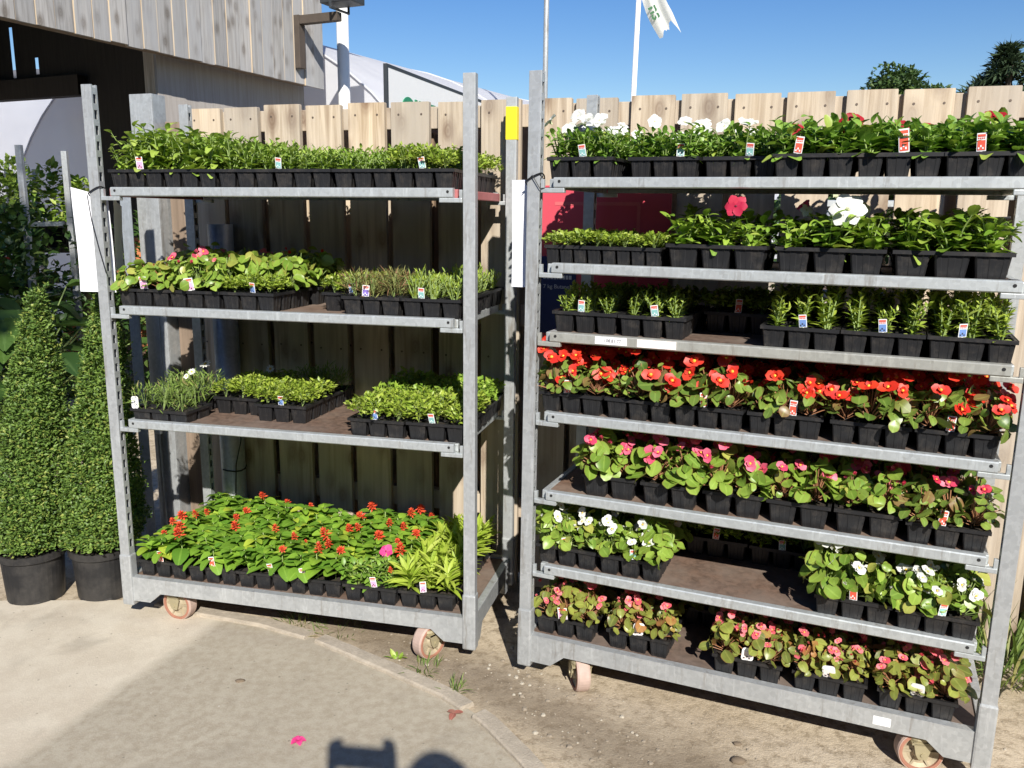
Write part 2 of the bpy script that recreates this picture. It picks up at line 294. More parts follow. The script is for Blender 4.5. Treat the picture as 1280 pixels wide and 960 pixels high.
b = MB(); b.add([(-900, -60, 0), (900, -60, 0), (900, 1500, 0), (-900, 1500, 0)], [(0, 1, 2, 3)])
tag(b.build('ground', ['dirt']), kind='structure')
kp = [(-2.35, 3.02), (-1.95, 3.06), (-1.52, 3.075), (-1.357, 3.050), (-1.206, 2.987), (-.909, 2.893), (-.675, 2.778), (-.419, 2.597), (-.192, 2.428), (-.062, 2.289), (.01, 2.173), (.072, 2.068), (.14, 1.9), (.2, 1.65), (.24, 1.3), (.26, .6), (.26, -4)]
b = MB(); b.add([(x, y, .007) for x, y in kp] + [(-6, -4, .007), (-6, 2.6, .007)], [tuple(range(len(kp) + 1, -1, -1))])
tag(b.build('path', ['path']), kind='structure')
def kerbs():
    b = MB(); acc = 0
    P = [Vector((x, y, 0)) for x, y in kp[3:]]
    fine = []
    for i in range(len(P) - 1):
        n = max(1, int((P[i + 1] - P[i]).length / .04)); fine += [P[i].lerp(P[i + 1], k / n) for k in range(n)]
    i = 0; step = 17
    while i + 1 < len(fine):
        seg = fine[i:i + step]; i += step
        if len(seg) < 2: break
        rows = []; lift = rnd.uniform(0, .004)
        for j, p in enumerate(seg):
            t = (seg[min(j + 1, len(seg) - 1)] - seg[max(j - 1, 0)]).normalized(); nn = Vector((-t.y, t.x, 0))
            jit = rnd.uniform(-.002, .002); tt = t * (.004 if j == 0 else -.004 if j == len(seg) - 1 else 0)
            rows.append([p + tt + nn * (-.028 + jit) + Vector((0, 0, -.01)), p + tt + nn * (-.026 + jit) + Vector((0, 0, .013 + lift)), p + tt + nn * -.02 + Vector((0, 0, .017 + lift)), p + tt + nn * (.026 + jit) + Vector((0, 0, .016 + lift)), p + tt + nn * (.032 + jit * 2) + Vector((0, 0, .009)), p + tt + nn * .034 + Vector((0, 0, -.01))])
        n = len(rows); b.add([v for r_ in rows for v in r_], [(a * 6 + k, a * 6 + k + 1, a * 6 + k + 7, a * 6 + k + 6) for a in range(n - 1) for k in range(5)] + [tuple(range(6)), tuple(range(n * 6 - 1, n * 6 - 7, -1))])
    tag(b.build('kerb', ['kerb']), kind='structure')
kerbs()
def pebbles():
    b = MB()
    for _ in range(620):
        t = rnd.random(); k = min(int(t * 9) + 4, 12); p = Vector((*kp[k], 0)).lerp(Vector((*kp[k + 1], 0)), rnd.random())
        if rnd.random() < .55: p += Vector((rnd.uniform(.03, .35), rnd.uniform(.02, .3), 0))
        else: p = Vector((rnd.uniform(-.3, 2.0), rnd.uniform(1.6, 3.0), 0)); 
        if p.x * .62 + p.y * .78 < 1.78 or (p.y < 2.2 and p.x < .3 - (p.y - 1.5) * .35): continue
        s = rnd.choice([.002, .002, .003, .003, .004, .007]) * rnd.uniform(.6, 1.5); a = rnd.random() * 6
        vs = []
        for rr, z in ((.6, -.3), (1, .2), (.55, .75)):
            for q_ in range(6): vs.append((p.x + s * rr * math.cos(a + q_ * 1.047) * rnd.uniform(.8, 1.25), p.y + s * rr * math.sin(a + q_ * 1.047) * rnd.uniform(.8, 1.2), z * s))
        b.add(vs, [(i * 6 + k, i * 6 + (k + 1) % 6, i * 6 + 6 + (k + 1) % 6, i * 6 + 6 + k) for i in (0, 1) for k in range(6)] + [(12, 13, 14, 15, 16, 17)], rnd.choice([0, 0, 0, 1]))
    tag(b.build('gravel', [plain('stone_chip', (.24, .20, .15), .9), plain('pale_chip', (.38, .34, .27), .9)]), 'loose stone chips scattered over the dirt beside the kerb', 'gravel', kind='stuff')
pebbles()

# ------------------------------------------------------------------ plants (prototypes)
def rdir(e0, e1):
    a = rnd.uniform(0, 2 * math.pi); e = R(rnd.uniform(e0, e1)); return Vector((math.cos(a) * math.cos(e), math.sin(a) * math.cos(e), math.sin(e)))
UP = Vector((0, 0, 1))
def sp_small(h, rad, n, L, W, mat, ratio=.55):
    b = MB()
    for _ in range(7):
        a = rnd.random() * 6.28; r = rnd.uniform(.2, .8) * rad
        b.tube([(0, 0, 0), (r * .5 * math.cos(a), r * .5 * math.sin(a), h * .5), (r * math.cos(a), r * math.sin(a), h * .9)], .0009, 1, 3, cap=False)
    for _ in range(n):
        a = rnd.random() * 6.28; r = rad * math.sqrt(rnd.random()); z = h * (rnd.uniform(.25, 1) ** .6) * (1 - .35 * (r / rad) ** 2)
        d = (Vector((math.cos(a), math.sin(a), 0)) * rnd.uniform(.3, 1) + rdir(0, 80) * .9); 
        b.leaf((r * math.cos(a), r * math.sin(a), z), d, UP + rdir(-20, 60) * .7, L * rnd.uniform(.7, 1.3), W * rnd.uniform(.7, 1.3), 'ovate', 2, .25, .2, 0, rnd.random())
    return b, [mat, 'stem']
def sp_stems(h, rad, ns, nl, L, W, mat, shape='ovate', spread=.35, drop=(-15, 35), curl=.35, top=.6, wav=0):
    b = MB()
    for k in range(ns):
        a0 = 2 * math.pi * k / ns + rnd.uniform(-.5, .5); rr = rad * rnd.uniform(.3, 1) if ns > 1 else 0; hh = h * rnd.uniform(.7, 1.05)
        tip = Vector((math.cos(a0) * (rr + hh * spread * rnd.random()), math.sin(a0) * (rr + hh * spread * rnd.random()), hh)); base = Vector((math.cos(a0) * rr * .3, math.sin(a0) * rr * .3, 0))
        mid = base.lerp(tip, .5) + Vector((0, 0, hh * .08)); b.tube([base, mid, tip], [.0022, .0018, .001], 1, 4, cap=False)
        for i in range(nl):
            t = (i + .6) / nl; p = base.lerp(mid, t * 2) if t < .5 else mid.lerp(tip, t * 2 - 1)
            a = a0 + i * 2.4 + rnd.uniform(-.4, .4); e = R(rnd.uniform(*drop) + 35 * t); s = (1 - (1 - top) * t) * rnd.uniform(.75, 1.2)
            b.leaf(p, (math.cos(a) * math.cos(e), math.sin(a) * math.cos(e), math.sin(e)), UP + rdir(0, 50) * .3, L * s, W * s, shape, 4, curl * rnd.uniform(.4, 1.6), .3, 0, rnd.random(), wav)
    return b, [mat, 'stem']
def sp_begonia(h, rad, n, L, mat, stem='stemred'):
    b = MB(); anch = []
    for k in range(n):
        a = k * 2.4 + rnd.uniform(-.4, .4); t = (k + .5) / n; z = h * (.18 + .78 * t) * rnd.uniform(.85, 1.1); r = rad * (1.05 - .75 * t ** 1.5) * rnd.uniform(.6, 1.15)
        p = Vector((r * math.cos(a), r * math.sin(a), z)); b.tube([(r * .12 * math.cos(a), r * .12 * math.sin(a), z * .35), p * .75 + Vector((0, 0, z * .1)), p], .0016, 1, 3, cap=False)
        out = Vector((math.cos(a), math.sin(a), 0)); nn = (UP * rnd.uniform(.3, 1.1) + out * rnd.uniform(-.2, 1.0) + rdir(-40, 40) * .55).normalized(); d = (out + rdir(-40, 20) * .8 - UP * .35)
        s = L * rnd.uniform(.45, 1.3)
        b.leaf(p - d.normalized() * s * .3, d, nn, s, s * rnd.uniform(.7, 1.02), 'round', 6, rnd.uniform(-.25, .5), rnd.uniform(-.05, .5), 0, rnd.random(), .05)
    return b, [mat, stem]
def sp_salvia(h, rad, mat):
    b = MB(); b.tube([(0, 0, 0), (.002, .001, h)], .002, 1, 4)
    for lv in range(4):
        z = h * (.35 + .2 * lv); s = (.062, .06, .05, .034)[lv]; a0 = rnd.random() * 3 
        for k in range(4 if lv < 3 else 5):
            a = a0 + k * (1.571 if lv < 3 else 1.256) + rnd.uniform(-.3, .3); e = R(rnd.uniform(-8, 28)); L = s * rnd.uniform(.75, 1.2)
            d = Vector((math.cos(a) * math.cos(e), math.sin(a) * math.cos(e), math.sin(e)))
            b.leaf(Vector((0, 0, z)) + d * rad * .18, d, UP + rdir(0, 40) * .35, L, L * .70, 'oval' if rnd.random() < .5 else 'ovate', 5, rnd.uniform(.15, .5), .28, 0, rnd.random(), .015)
    return b, [mat, 'stem']
def sp_lime(h, mat):
    b = MB()
    for k in range(52):
        a = rnd.random() * 6.28; e = R(rnd.uniform(18, 80)); L = h * rnd.uniform(.34, .62); z0 = h * rnd.uniform(.05, .62)
        d = Vector((math.cos(a) * math.cos(e), math.sin(a) * math.cos(e), math.sin(e)))
        b.leaf(Vector((d.x * .008, d.y * .008, z0)), d, UP + rdir(0, 30) * .3, L, L * .25, 'lance', 4, rnd.uniform(.1, .55), .3, 0, rnd.random())
    return b, [mat, 'stem']
def sp_fern(h, rad, mat, n=130):
    b = MB()
    for k in range(n):
        a = rnd.random() * 6.28; r = rad * math.sqrt(rnd.random()); z = h * rnd.uniform(.1, .95) * (1 - .3 * (r / rad) ** 2); d = (Vector((math.cos(a), math.sin(a), 0)) * rnd.uniform(.1, .9) + UP * rnd.uniform(.1, 1.2) + rdir(-40, 40) * .5)
        L = rnd.uniform(.014, .032); b.leaf((r * math.cos(a), r * math.sin(a), z), d, UP + rdir(0, 60), L, L * .13, 'lance', 2, .2, 0, 0, rnd.random())
    for k in range(8):
        a = rnd.random() * 6.28; r = rad * .7 * rnd.random(); b.tube([(0, 0, 0), (r * math.cos(a), r * math.sin(a), h * .8)], .001, 1, 3, cap=False)
    return b, [mat, 'stem']

# flowers: origin at the calyx, facing +Z
def fl_disc(n, rad, mat, eye='eye', ruff=.12, overlap=1.25, cup=.25, eyer=.16):
    b = MB()
    for k in range(n):
        a = 2 * math.pi * k / n + rnd.uniform(-.1, .1); d = Vector((math.cos(a), math.sin(a), cup)); L = rad * rnd.uniform(.9, 1.1)
        b.leaf(Vector((0, 0, .001 * (k % 2))), d, UP, L, L * overlap * 6.28 / n * .62, 'round' if n > 3 else 'ovate', 5, rnd.uniform(-.05, .3), rnd.uniform(-.1, .25), 0, rnd.random(), ruff)
    b.lathe([(.001, rad * .14), (rad * eyer, rad * .10), (rad * eyer * 1.2, .0), (rad * .08, -rad * .3)], mi=1, seg=8)
    return b, [mat, eye]
def fl_begonia(rad, mat):
    b = MB()
    for k, s in enumerate((1, .62, 1, .62)):
        a = k * math.pi / 2 + rnd.uniform(-.15, .15); d = Vector((math.cos(a), math.sin(a), .3)); b.leaf((0, 0, .0008 * k), d, UP, rad * s, rad * s * 1.15, 'round', 4, .1, rnd.uniform(.1, .45), 0, rnd.random())
    for k in range(3):
        a = rnd.random() * 6.28; d = Vector((math.cos(a), math.sin(a), .8)); b.leaf((0, 0, .002), d, UP, rad * .55, rad * .5, 'round', 3, -.1, .3, 0, rnd.random())
    b.lathe([(.0005, rad * .3), (rad * .16, rad * .22), (rad * .18, rad * .08), (rad * .05, 0)], mi=1, seg=7); return b, [mat, 'eye']
def fl_bud(rad, mat):
    b = MB()
    for k in range(3):
        a = k * 2.09 + rnd.random(); d = Vector((math.cos(a) * .5, math.sin(a) * .5, 1)); b.leaf((0, 0, 0), d, Vector((-math.cos(a), -math.sin(a), .3)), rad, rad * .9, 'round', 3, -.25, .3, 0, rnd.random())
    return b, [mat]
def fl_salvia(mat):
    b = MB()
    for k in range(26):
        t = k / 26; a = k * 2.4; r = .011 * (1 - t * .7); e = R(15 + 60 * t); d = Vector((math.cos(a) * math.cos(e), math.sin(a) * math.cos(e), math.sin(e)))
        b.leaf((r * .2 * math.cos(a), r * .2 * math.sin(a), .03 * t), d, UP, .017 * (1 - t * .35), .007, 'ovate', 2, .2, .3, 0, rnd.random())
    return b, [mat]
def protos(fn, k=4): 
    out = []
    for i in range(k):
        b, ms = fn(); out.append(b.mesh('plant', ms, True))
    return out
SPEC = {   # name: (meshes, flower list [(kind, min, max, zlo, zhi, radius)])
 'small': protos(lambda: sp_small(.068, .040, 250, .0125, .008, 'l_small')),
 'smallfresh': protos(lambda: sp_small(.062, .038, 120, .018, .011, 'l_fresh')),
 'tiny': protos(lambda: sp_small(.044, .028, 110, .0115, .009, 'l_small')),
 'cushion': protos(lambda: sp_small(.062, .039, 210, .0135, .009, 'l_small')),
 'lush': protos(lambda: sp_stems(.116, .022, 7, 9, .038, .024, 'l_lush', 'oval', .45, (-30, 35), .5)),
 'lance': protos(lambda: sp_stems(.092, .022, 8, 10, .036, .014, 'l_lush', 'lance', .4, (0, 45), .25)),
 'bushy': protos(lambda: sp_stems(.085, .022, 9, 9, .024, .012, 'l_fresh', 'oval', .4, (0, 50), .3)),
 'leafy': protos(lambda: sp_stems(.086, .030, 7, 7, .045, .027, 'l_fresh', 'oval', .6, (-20, 35), .45), 5),
 'petunia': protos(lambda: sp_stems(.078, .027, 9, 8, .030, .018, 'l_pet', 'oval', .5, (-15, 45), .4), 5),
 'petbig': protos(lambda: sp_stems(.080, .026, 6, 8, .042, .027, 'l_pet', 'oval', .45, (-10, 45), .35), 5),
 'upright': protos(lambda: sp_stems(.095, .015, 5, 12, .031, .013, 'l_small', 'ovate', .2, (5, 40), .25)),
 'uprightsmall': protos(lambda: sp_stems(.070, .018, 7, 10, .023, .010, 'l_small', 'ovate', .35, (5, 45), .25)),
 'begred': protos(lambda: sp_begonia(.104, .048, 31, .034, 'l_begd'), 5), 'begpink': protos(lambda: sp_begonia(.112, .053, 38, .039, 'l_beg'), 5),
 'begwhite': protos(lambda: sp_begonia(.112, .047, 42, .036, 'l_beg', 'stem'), 5), 'begbronze': protos(lambda: sp_begonia(.098, .044, 36, .030, 'l_begb'), 5),
 'salvia': protos(lambda: sp_salvia(.082, .03, 'l_sal'), 5), 'lime': protos(lambda: sp_lime(.115, 'l_lime'), 5),
 'fern': protos(lambda: sp_fern(.085, .04, 'l_fern')), 'heather': protos(lambda: sp_fern(.085, .036, 'l_heath', 170)), 'grassy': protos(lambda: sp_stems(.075, .024, 9, 7, .026, .006, 'l_small', 'lance', .3, (20, 60), .2)),
}
def fprotos(fn, k=3):
    out = []
    for i in range(k):
        b, ms = fn(); out.append(b.mesh('flower', ms, True))
    return out
FL = {
 'begred': fprotos(lambda: fl_begonia(.024, 'p_red'), 4), 'begpink': fprotos(lambda: fl_begonia(.022, 'p_pink'), 4), 'begcoral': fprotos(lambda: fl_begonia(.0155, 'p_coral'), 4), 'begwhite': fprotos(lambda: fl_begonia(.019, 'p_white'), 4), 'begrose': fprotos(lambda: fl_begonia(.02, 'p_rose'), 3),
 'budpink': fprotos(lambda: fl_bud(.014, 'p_pink')), 'budred': fprotos(lambda: fl_bud(.013, 'p_red')), 'budcoral': fprotos(lambda: fl_bud(.011, 'p_coral')), 'budwhite': fprotos(lambda: fl_bud(.011, 'p_white')),
 'salvia': fprotos(lambda: fl_salvia('p_sal'), 4), 'petwhite': fprotos(lambda: fl_disc(5, .026, 'p_white', 'bud', .12, 1.3, .25, .14), 4), 'petred': fprotos(lambda: fl_disc(5, .028, 'p_crim', 'throat', .05, 1.3, .12, .1), 3), 'petpink': fprotos(lambda: fl_disc(5, .022, 'p_mag', 'throat', .05, 1.3, .12, .12), 2),
 'bigpet': fprotos(lambda: fl_disc(6, .042, 'p_rose', 'throat', .06, 1.3, .10, .11), 2), 'bigwhite': fprotos(lambda: fl_disc(6, .036, 'p_white', 'bud', .04, 1.3, .08, .13), 2), 'daisy': fprotos(lambda: fl_disc(11, .019, 'p_white', 'eye', .0, 1.1, .1, .3), 3),
}

# ------------------------------------------------------------------ cell trays
def cell_tray(nx, ny, p, h, low=False):
    b = MB(); t = .46 * p; bt = (.36 if not low else .41) * p
    for i in range(nx):
        for j in range(ny):
            c = Vector(((i + .5) * p, (j + .5) * p, 0)); rings = []
            for half, z in ((bt, .0), (t, h - .003)):
                ring = []; k = 5 if not low else 3
                for sx, sy, dx, dy in ((-1, -1, 1, 0), (1, -1, 0, 1), (1, 1, -1, 0), (-1, 1, 0, -1)):
                    for u in range(k):
                        f0, f1 = (u + .06) / k, (u + .94) / k
                        ins = .0011 if u % 2 else 0.
                        for f in (f0, f1):
                            f = min(max(f, .06), .94)
                            ring.append(c + Vector((sx * half + dx * 2 * half * f + (-dy) * 0 + (dy) * -0, sy * half + dy * 2 * half * f, z)) + Vector((dy, -dx, 0)) * -ins)
                rings.append(ring)
            n = len(rings[0]); b.add(rings[0] + rings[1], [(a, (a + 1) % n, n + (a + 1) % n, n + a) for a in range(n)] + [tuple(range(n - 1, -1, -1))])
            b.add([c + Vector((sx * t * .93, sy * t * .93, h - .009)) for sx, sy in ((-1, -1), (1, -1), (1, 1), (-1, 1))], [(0, 1, 2, 3)], 1)
    W, D = nx * p, ny * p; e = .0035; z0, z1 = h - .004, h
    for j in range(ny + 1):
        y = j * p; ww = e if 0 < j < ny else e; b.box((0, y - ww + (ww if j == 0 else 0) - (ww if j == ny else 0), z0), (W, y + ww + (ww if j == 0 else 0) - (ww if j == ny else 0), z1))
    for i in range(nx + 1):
        x = i * p; sh = e if i == 0 else (-e if i == nx else 0)
        for j in range(ny): b.box((x - e + sh, j * p + (2 * e if j == 0 else e), z0 + .0003), (x + e + sh, (j + 1) * p - (2 * e if j == ny - 1 else e), z1 - .0004))
    # turned-down outer lip
    for a, c in (((-.002, -.002, h - .009), (W + .002, 0, h + .0008)), ((-.002, D, h - .009), (W + .002, D + .002, h + .0008)), ((-.002, 0, h - .009), (0, D, h + .0008)), ((W, 0, h - .009), (W + .002, D, h + .0008))): b.box(a, c)
    return b.mesh('cell_tray', ['plastic', 'soil'])
TR = {'std': (3, 4, .0655, .062), 'half': (3, 2, .0655, .062), 'small': (4, 6, .0425, .055), 'big': (2, 3, .083, .068), 'big3': (3, 3, .0895, .068), 'low': (3, 2, .075, .042)}
TRM = {k: cell_tray(*v, low=(k == 'low')) for k, v in TR.items()}

def plabel(wd, ht, pic, head='tagred', rounded=False):
    b = MB(); y = 0
    def card(x0, x1, z0, z1, mi, off):
        if rounded and mi == 0:
            pts = []
            for cx, cz, a0 in ((x1 - .008, z1 - .008, 0), (x0 + .008, z1 - .008, 90), (x0 + .008, z0 + .006, 180), (x1 - .008, z0 + .006, 270)):
                pts += [(cx + .008 * math.cos(R(a0 + t)), cz + .008 * math.sin(R(a0 + t))) for t in (0, 30, 60, 90)]
            b.prism(pts, -.0004 + off, .0004 + off, mi); return
        b.box((x0, -.0004 + off, z0), (x1, .0004 + off, z1), mi)
    h = wd / 2; card(-h, h, 0, ht, 0, 0); card(-h * .25, h * .25, -.004, 0, 0, 0)
    o = -.0009
    if head:
        card(-h * .8, h * .8, ht * .80, ht * .93, 1, o)
        for k in range(4): card(-h * .75 + k * h * .4, -h * .75 + k * h * .4 + h * .25, ht * .68, ht * .75, 1, o)
    card(-h * .82, h * .82, ht * .06, ht * (.60 if head else .72), 2, o)
    for k in range(3): card(-h * .7 + k * h * .45, -h * .7 + k * h * .45 + h * .3, ht * (.12 + .1 * (k % 2)), ht * (.22 + .12 * (k % 2)), 3, o * 1.9)
    return b.mesh('plant_label', ['white', head or 'ink', pic, 'ink' if pic in ('tagpink', 'tagblue', 'cream') else 'white'])
LB = {'blue': plabel(.020, .034, 'tagblue'), 'teal': plabel(.021, .034, 'tagteal'), 'pink': plabel(.021, .040, 'tagpink'), 'red': plabel(.020, .042, 'tagred'), 'begonia': plabel(.030, .042, 'tagpink', 'tagred'),
      'round': plabel(.034, .040, 'cream', None, True), 'purple': plabel(.022, .036, 'tagpurple'), 'tallred': plabel(.024, .056, 'tagred'), 'blank': plabel(.024, .044, 'white', None, True)}

used = set()
def pack(T, x, y, z, tray, sp, label, fl=None, lb=None, cat='plant tray', grp='packs of bedding plants on the trolley shelves', skip=0, hs=1., lpos=None, only=None):
    """one pack: an Empty with its cell tray, its plants (> flowers) and its label"""
    assert label not in used, label; used.add(label)
    if not 4 <= len(label.split()) <= 16: print('LABEL LENGTH', len(label.split()), label)
    t = thing('plant_pack', label, cat, T @ Vector((x, y, z)), (T.to_3x3() @ Euler((0, 0, R(rnd.uniform(-2.0, 2.0)))).to_matrix()).to_euler(), grp)
    nx, ny, p, h = TR[tray]; link('cell_tray', TRM[tray], t)
    for j in range(ny):
        for i in range(nx):
            if rnd.random() < skip: continue
            s_ = sp if isinstance(sp, str) else sp[0 if j < 2 else 1]
            o = link('plant', rnd.choice(SPEC[s_]), t); k = rnd.uniform(.84, 1.16) * hs * 1.05 * (rnd.uniform(.6, .8) if rnd.random() < .07 else 1)
            o.location = ((i + .5) * p + rnd.uniform(-.004, .004), (j + .5) * p + rnd.uniform(-.004, .004), h - .008); o.rotation_euler = (R(rnd.uniform(-7, 7)) + (R(5) if j == 0 else 0), R(rnd.uniform(-7, 7)), rnd.uniform(0, 6.28)); o.scale = (k * rnd.uniform(.95, 1.1), k * rnd.uniform(.95, 1.1), k)
            rotinv = o.rotation_euler.to_matrix().inverted()
            for kind, lo_, hi_, z0, z1, rad in (fl or []):
                n = rnd.randint(lo_, hi_) if not isinstance(lo_, float) else (1 if rnd.random() < lo_ else 0)
                if n == 0: continue
                ca, cr = -1.57 - o.rotation_euler.z + rnd.uniform(-1.9, 1.9), rad * rnd.uniform(.35, .95)
                for q_ in range(n):
                    f = link('flower', rnd.choice(FL[kind]), o)
                    # clusters of two to four flowers held over the leaves
                    a = ca + rnd.uniform(-1.2, 1.2) + (2.0 if q_ > 2 else 0); rr = min(rad, cr + rnd.uniform(-.012, .012))
                    zf = rnd.random(); rr *= (1.3 - .55 * zf) if kind.startswith('beg') or kind.startswith('bud') else 1.; dv = Vector((rr * math.cos(a), rr * math.sin(a), z0 + (z1 - z0) * zf)); f.location = dv
                    fd = (Vector((rr * math.cos(a) * 12, rr * math.sin(a) * 12, 0)) + rotinv @ Vector((.1, -1.0, .0)) * rnd.uniform(.2, 1.2) + Vector((0, 0, rnd.uniform(.4, 1.1)))).normalized()
                    f.rotation_euler = (fd.to_track_quat('Z', 'Y').to_matrix() @ Euler((0, 0, rnd.uniform(0, 6.28))).to_matrix()).to_euler(); sc = rnd.uniform(.7, 1.12); f.scale = (sc,) * 3
    if lb:
        o = link('plant_label', LB[lb], t); lx = (lpos if lpos is not None else rnd.uniform(.35, .65)) * nx * p
        o.location = (lx, .0005, h + .0015); o.rotation_euler = (R(rnd.uniform(2, 16)), R(rnd.uniform(-9, 9)), R(rnd.uniform(-10, 25)))
    return t

# ------------------------------------------------------------------ trolleys
TL = Matrix.Translation((-.7063, 3.0311, 0)) @ Matrix.Rotation(-.23696, 4, 'Z')
TRt = Matrix.Translation((.758, 2.5239, -.010)) @ Matrix.Rotation(-.39924, 4, 'Z') @ Matrix.Rotation(R(.35), 4, 'Y')
def post_mb(sx, sy):
    b = MB(); wx, wy, t = .019, .015, .0025; z0, z1 = .10, 1.9
    b.box((-wx, -wy, z0), (wx, -wy + t, z1), 0, .001); b.box((-wx, wy - t, z0), (wx, wy, z1), 0, .001)
    xo = -sx * 0 + sx * wx; b.box((min(xo, xo - sx * t), -wy + t, z0), (max(xo, xo - sx * t), wy - t, z1), 0)
    xi = -sx * wx; a, c = min(xi, xi + sx * t), max(xi, xi + sx * t)
    b.box((a, -wy + t, z0), (c, -wy + t + .005, z1)); b.box((a, wy - t - .005, z0), (c, wy - t, z1))
    z = .27
    while z < z1 - .02: b.box((a, -wy + t + .005, z), (c, wy - t - .005, z + .021)); z += .05
    b.box((a, -wy + t + .005, z0), (c, wy - t - .005, .27))
    # corner socket with a rounded foot
    b.box((-wx - .004, -wy - .004, .066), (wx + .004, wy + .004, .262), 0, .006)
    return b
def wheel_mb():
    b = MB(); r, hw = .0625, .021; rot = Matrix.Rotation(R(90), 4, 'X')
    b.lathe([(r - .010, -hw), (r - .003, -hw), (r, -hw + .006), (r, hw - .006), (r - .003, hw), (r - .010, hw)], mi=0, seg=36, mat=rot)
    for s in (-1, 1):
        b.lathe([(r - .0045, s * hw * 1.0), (r - .007, s * (hw + .001)), (r - .013, s * (hw + .001)), (r - .014, s * (hw - .004))], mi=2, seg=36, mat=rot)
        b.lathe([(r - .013, s * (hw - .004)), (.038, s * (hw - .010)), (.024, s * (hw - .008)), (.020, s * hw), (.008, s * (hw + .003)), (.0005, s * (hw + .003))], mi=1, seg=30, mat=rot)
        for k in range(6):
            mm = Matrix.Rotation(k * R(60), 4, 'Y'); b.box((.016, s * (hw - .007) - .003, -.003), (.05, s * (hw - .007) + .003, .003), 1, 0, mm)
    return b
WHEEL = wheel_mb().mesh('wheel', ['rubber', 'hub', 'ring'], False)
def fork_mb():
    b = MB()
    b.lathe([(.0005, .112), (.032, .112), (.034, .104), (.03, .094), (.018, .088)], mi=0, seg=20)
    for s in (-1, 1): b.prism([(-.020, .098), (.020, .098), (.028, .085), (.012 + .006, .05), (.010 + .006, .048), (-.004, .048), (-.012, .062)], s * .031 - .002, s * .031 + .002)
    b.box((-.024, -.033, .090), (.024, .033, .096)); b.tube([(.006, -.036, .0625), (.006, .036, .0625)], .006, 0, 8)
    return b
FORK = fork_mb().mesh('caster', [plain('caster_steel', (.40, .35, .22), .5, .4, .2)], False)
def shelf(root, z, mat='rail', side='rail', lbl=None):
    b = MB()
    for s in (-1, 1):
        y0 = s * .268
        prof = [(-.011, 0), (-.006, 0.0), (.008, -.001), (.011, -.004), (.011, -.027), (.008, -.030), (-.011, -.030)]
        vs = []; n = len(prof)
        for x in (-.592, .604): vs += [(x, y0 + s * a, z + c) for a, c in prof]
        b.add(vs, [tuple(range(n)), tuple(range(2 * n - 1, n - 1, -1))] + [(i, i + n, (i + 1) % n + n, (i + 1) % n) for i in range(n)])
        for x in (-.575, .588):  # rivet holes at the rail ends
            b.tube([(x, y0 + s * .0105, z - .012), (x, y0 + s * .0119, z - .012)], .0045, 2, 10)
        for sx in (-1, 1):  # hooked end brackets
            x0 = .560 if sx > 0 else -.632; b.box((x0, y0 - .009, z - .044), (x0 + .072, y0 + .009, z - .0305), 0, .002); b.box((sx * .628 - .005, y0 - .006, z - .044), (sx * .628 + .005, y0 + .006, z - .006), 0, .001)
    for sx in (-1, 1): b.box((sx * .603 - .010, -.256, z - .032), (sx * .603 + .010, .256, z - .004), 1, .003)
    o = b.build('shelf', [mat, side, 'dark'], root)
    b = MB(); b.box((-.592, -.257, z - .018), (.592, .257, z - .006), 0); b.build('shelf_board', ['board'], o)
    return o
def trolley(label, T, levels, wheels, sides=None, mats=None, full=True):
    root = thing('plant_trolley', label, 'plant trolley', T.translation, T.to_euler(), 'galvanised plant trolleys')
    posts = {}
    for sx in (-1, 1):
        for sy in (-1, 1):
            o = post_mb(sx, sy).build('post', ['galv'], root); o.location = (sx * .655, sy * .262, 0); posts[sx, sy] = o
    b = MB()
    for s in (-1, 1):
        pr = [(-.634, .177), (.634, .177), (.634, .084), (.565, .084), (.520, .122), (-.520, .122), (-.565, .084), (-.634, .084)]
        b.prism(pr, s * .262 - .013, s * .262 + .013)
        b.box((s * .655 - .013, -.242, .112), (s * .655 + .013, .242, .177), 0, .003)
        for e in (-1, 1): b.prism([(-.05, .112), (.05, .112), (.02, .06), (-.02, .06)], s * .655 - .011, s * .655 + .011, 0, Matrix.Translation((s * .655, e * .2, 0)) @ Matrix.Rotation(R(90), 4, 'Z') @ Matrix.Translation((0, -s * .655, 0)))
    fr = b.build('base_frame', ['galv'], root)
    b = MB(); b.box((-.640, -.247, .160), (.640, .247, .172)); b.build('base_board', ['board'], fr)
    for i, z in enumerate(levels): shelf(root, z, (mats or {}).get(i, 'rail'), (sides or {}).get(i, 'rail'))
    for x, y, a in wheels:
        f = link('caster', FORK, root); f.location = (x, y, 0); f.rotation_euler = (0, 0, R(a)); wv = link('wheel', WHEEL, f); wv.location = (.006, 0, .0625)
    return root, posts
LZ = [1.572, 1.175, .773]; RZ = [1.607, 1.364, 1.161, .916, .667, .424]
lt, lposts = trolley('four-tier galvanised plant trolley on the left, yellow tape round its back post', TL, LZ, [(-.496, -.205, -6), (.499, -.245, 62), (-.48, .19, 30), (.50, .185, 75)], {0: 'redrail'})
rtr, rposts = trolley('seven-tier galvanised plant trolley on the right, nearer the camera', TRt, RZ, [(-.476, -.235, 122), (.505, -.225, 14), (-.47, .19, 50), (.49, .19, 20)], None, {2: 'grime', 4: 'rail'})
b = MB(); b.box((-.0205, -.0165, 1.755), (.0205, .0165, 1.868), 0, .002); b.build('yellow_tape', ['yellow'], lposts[1, 1])
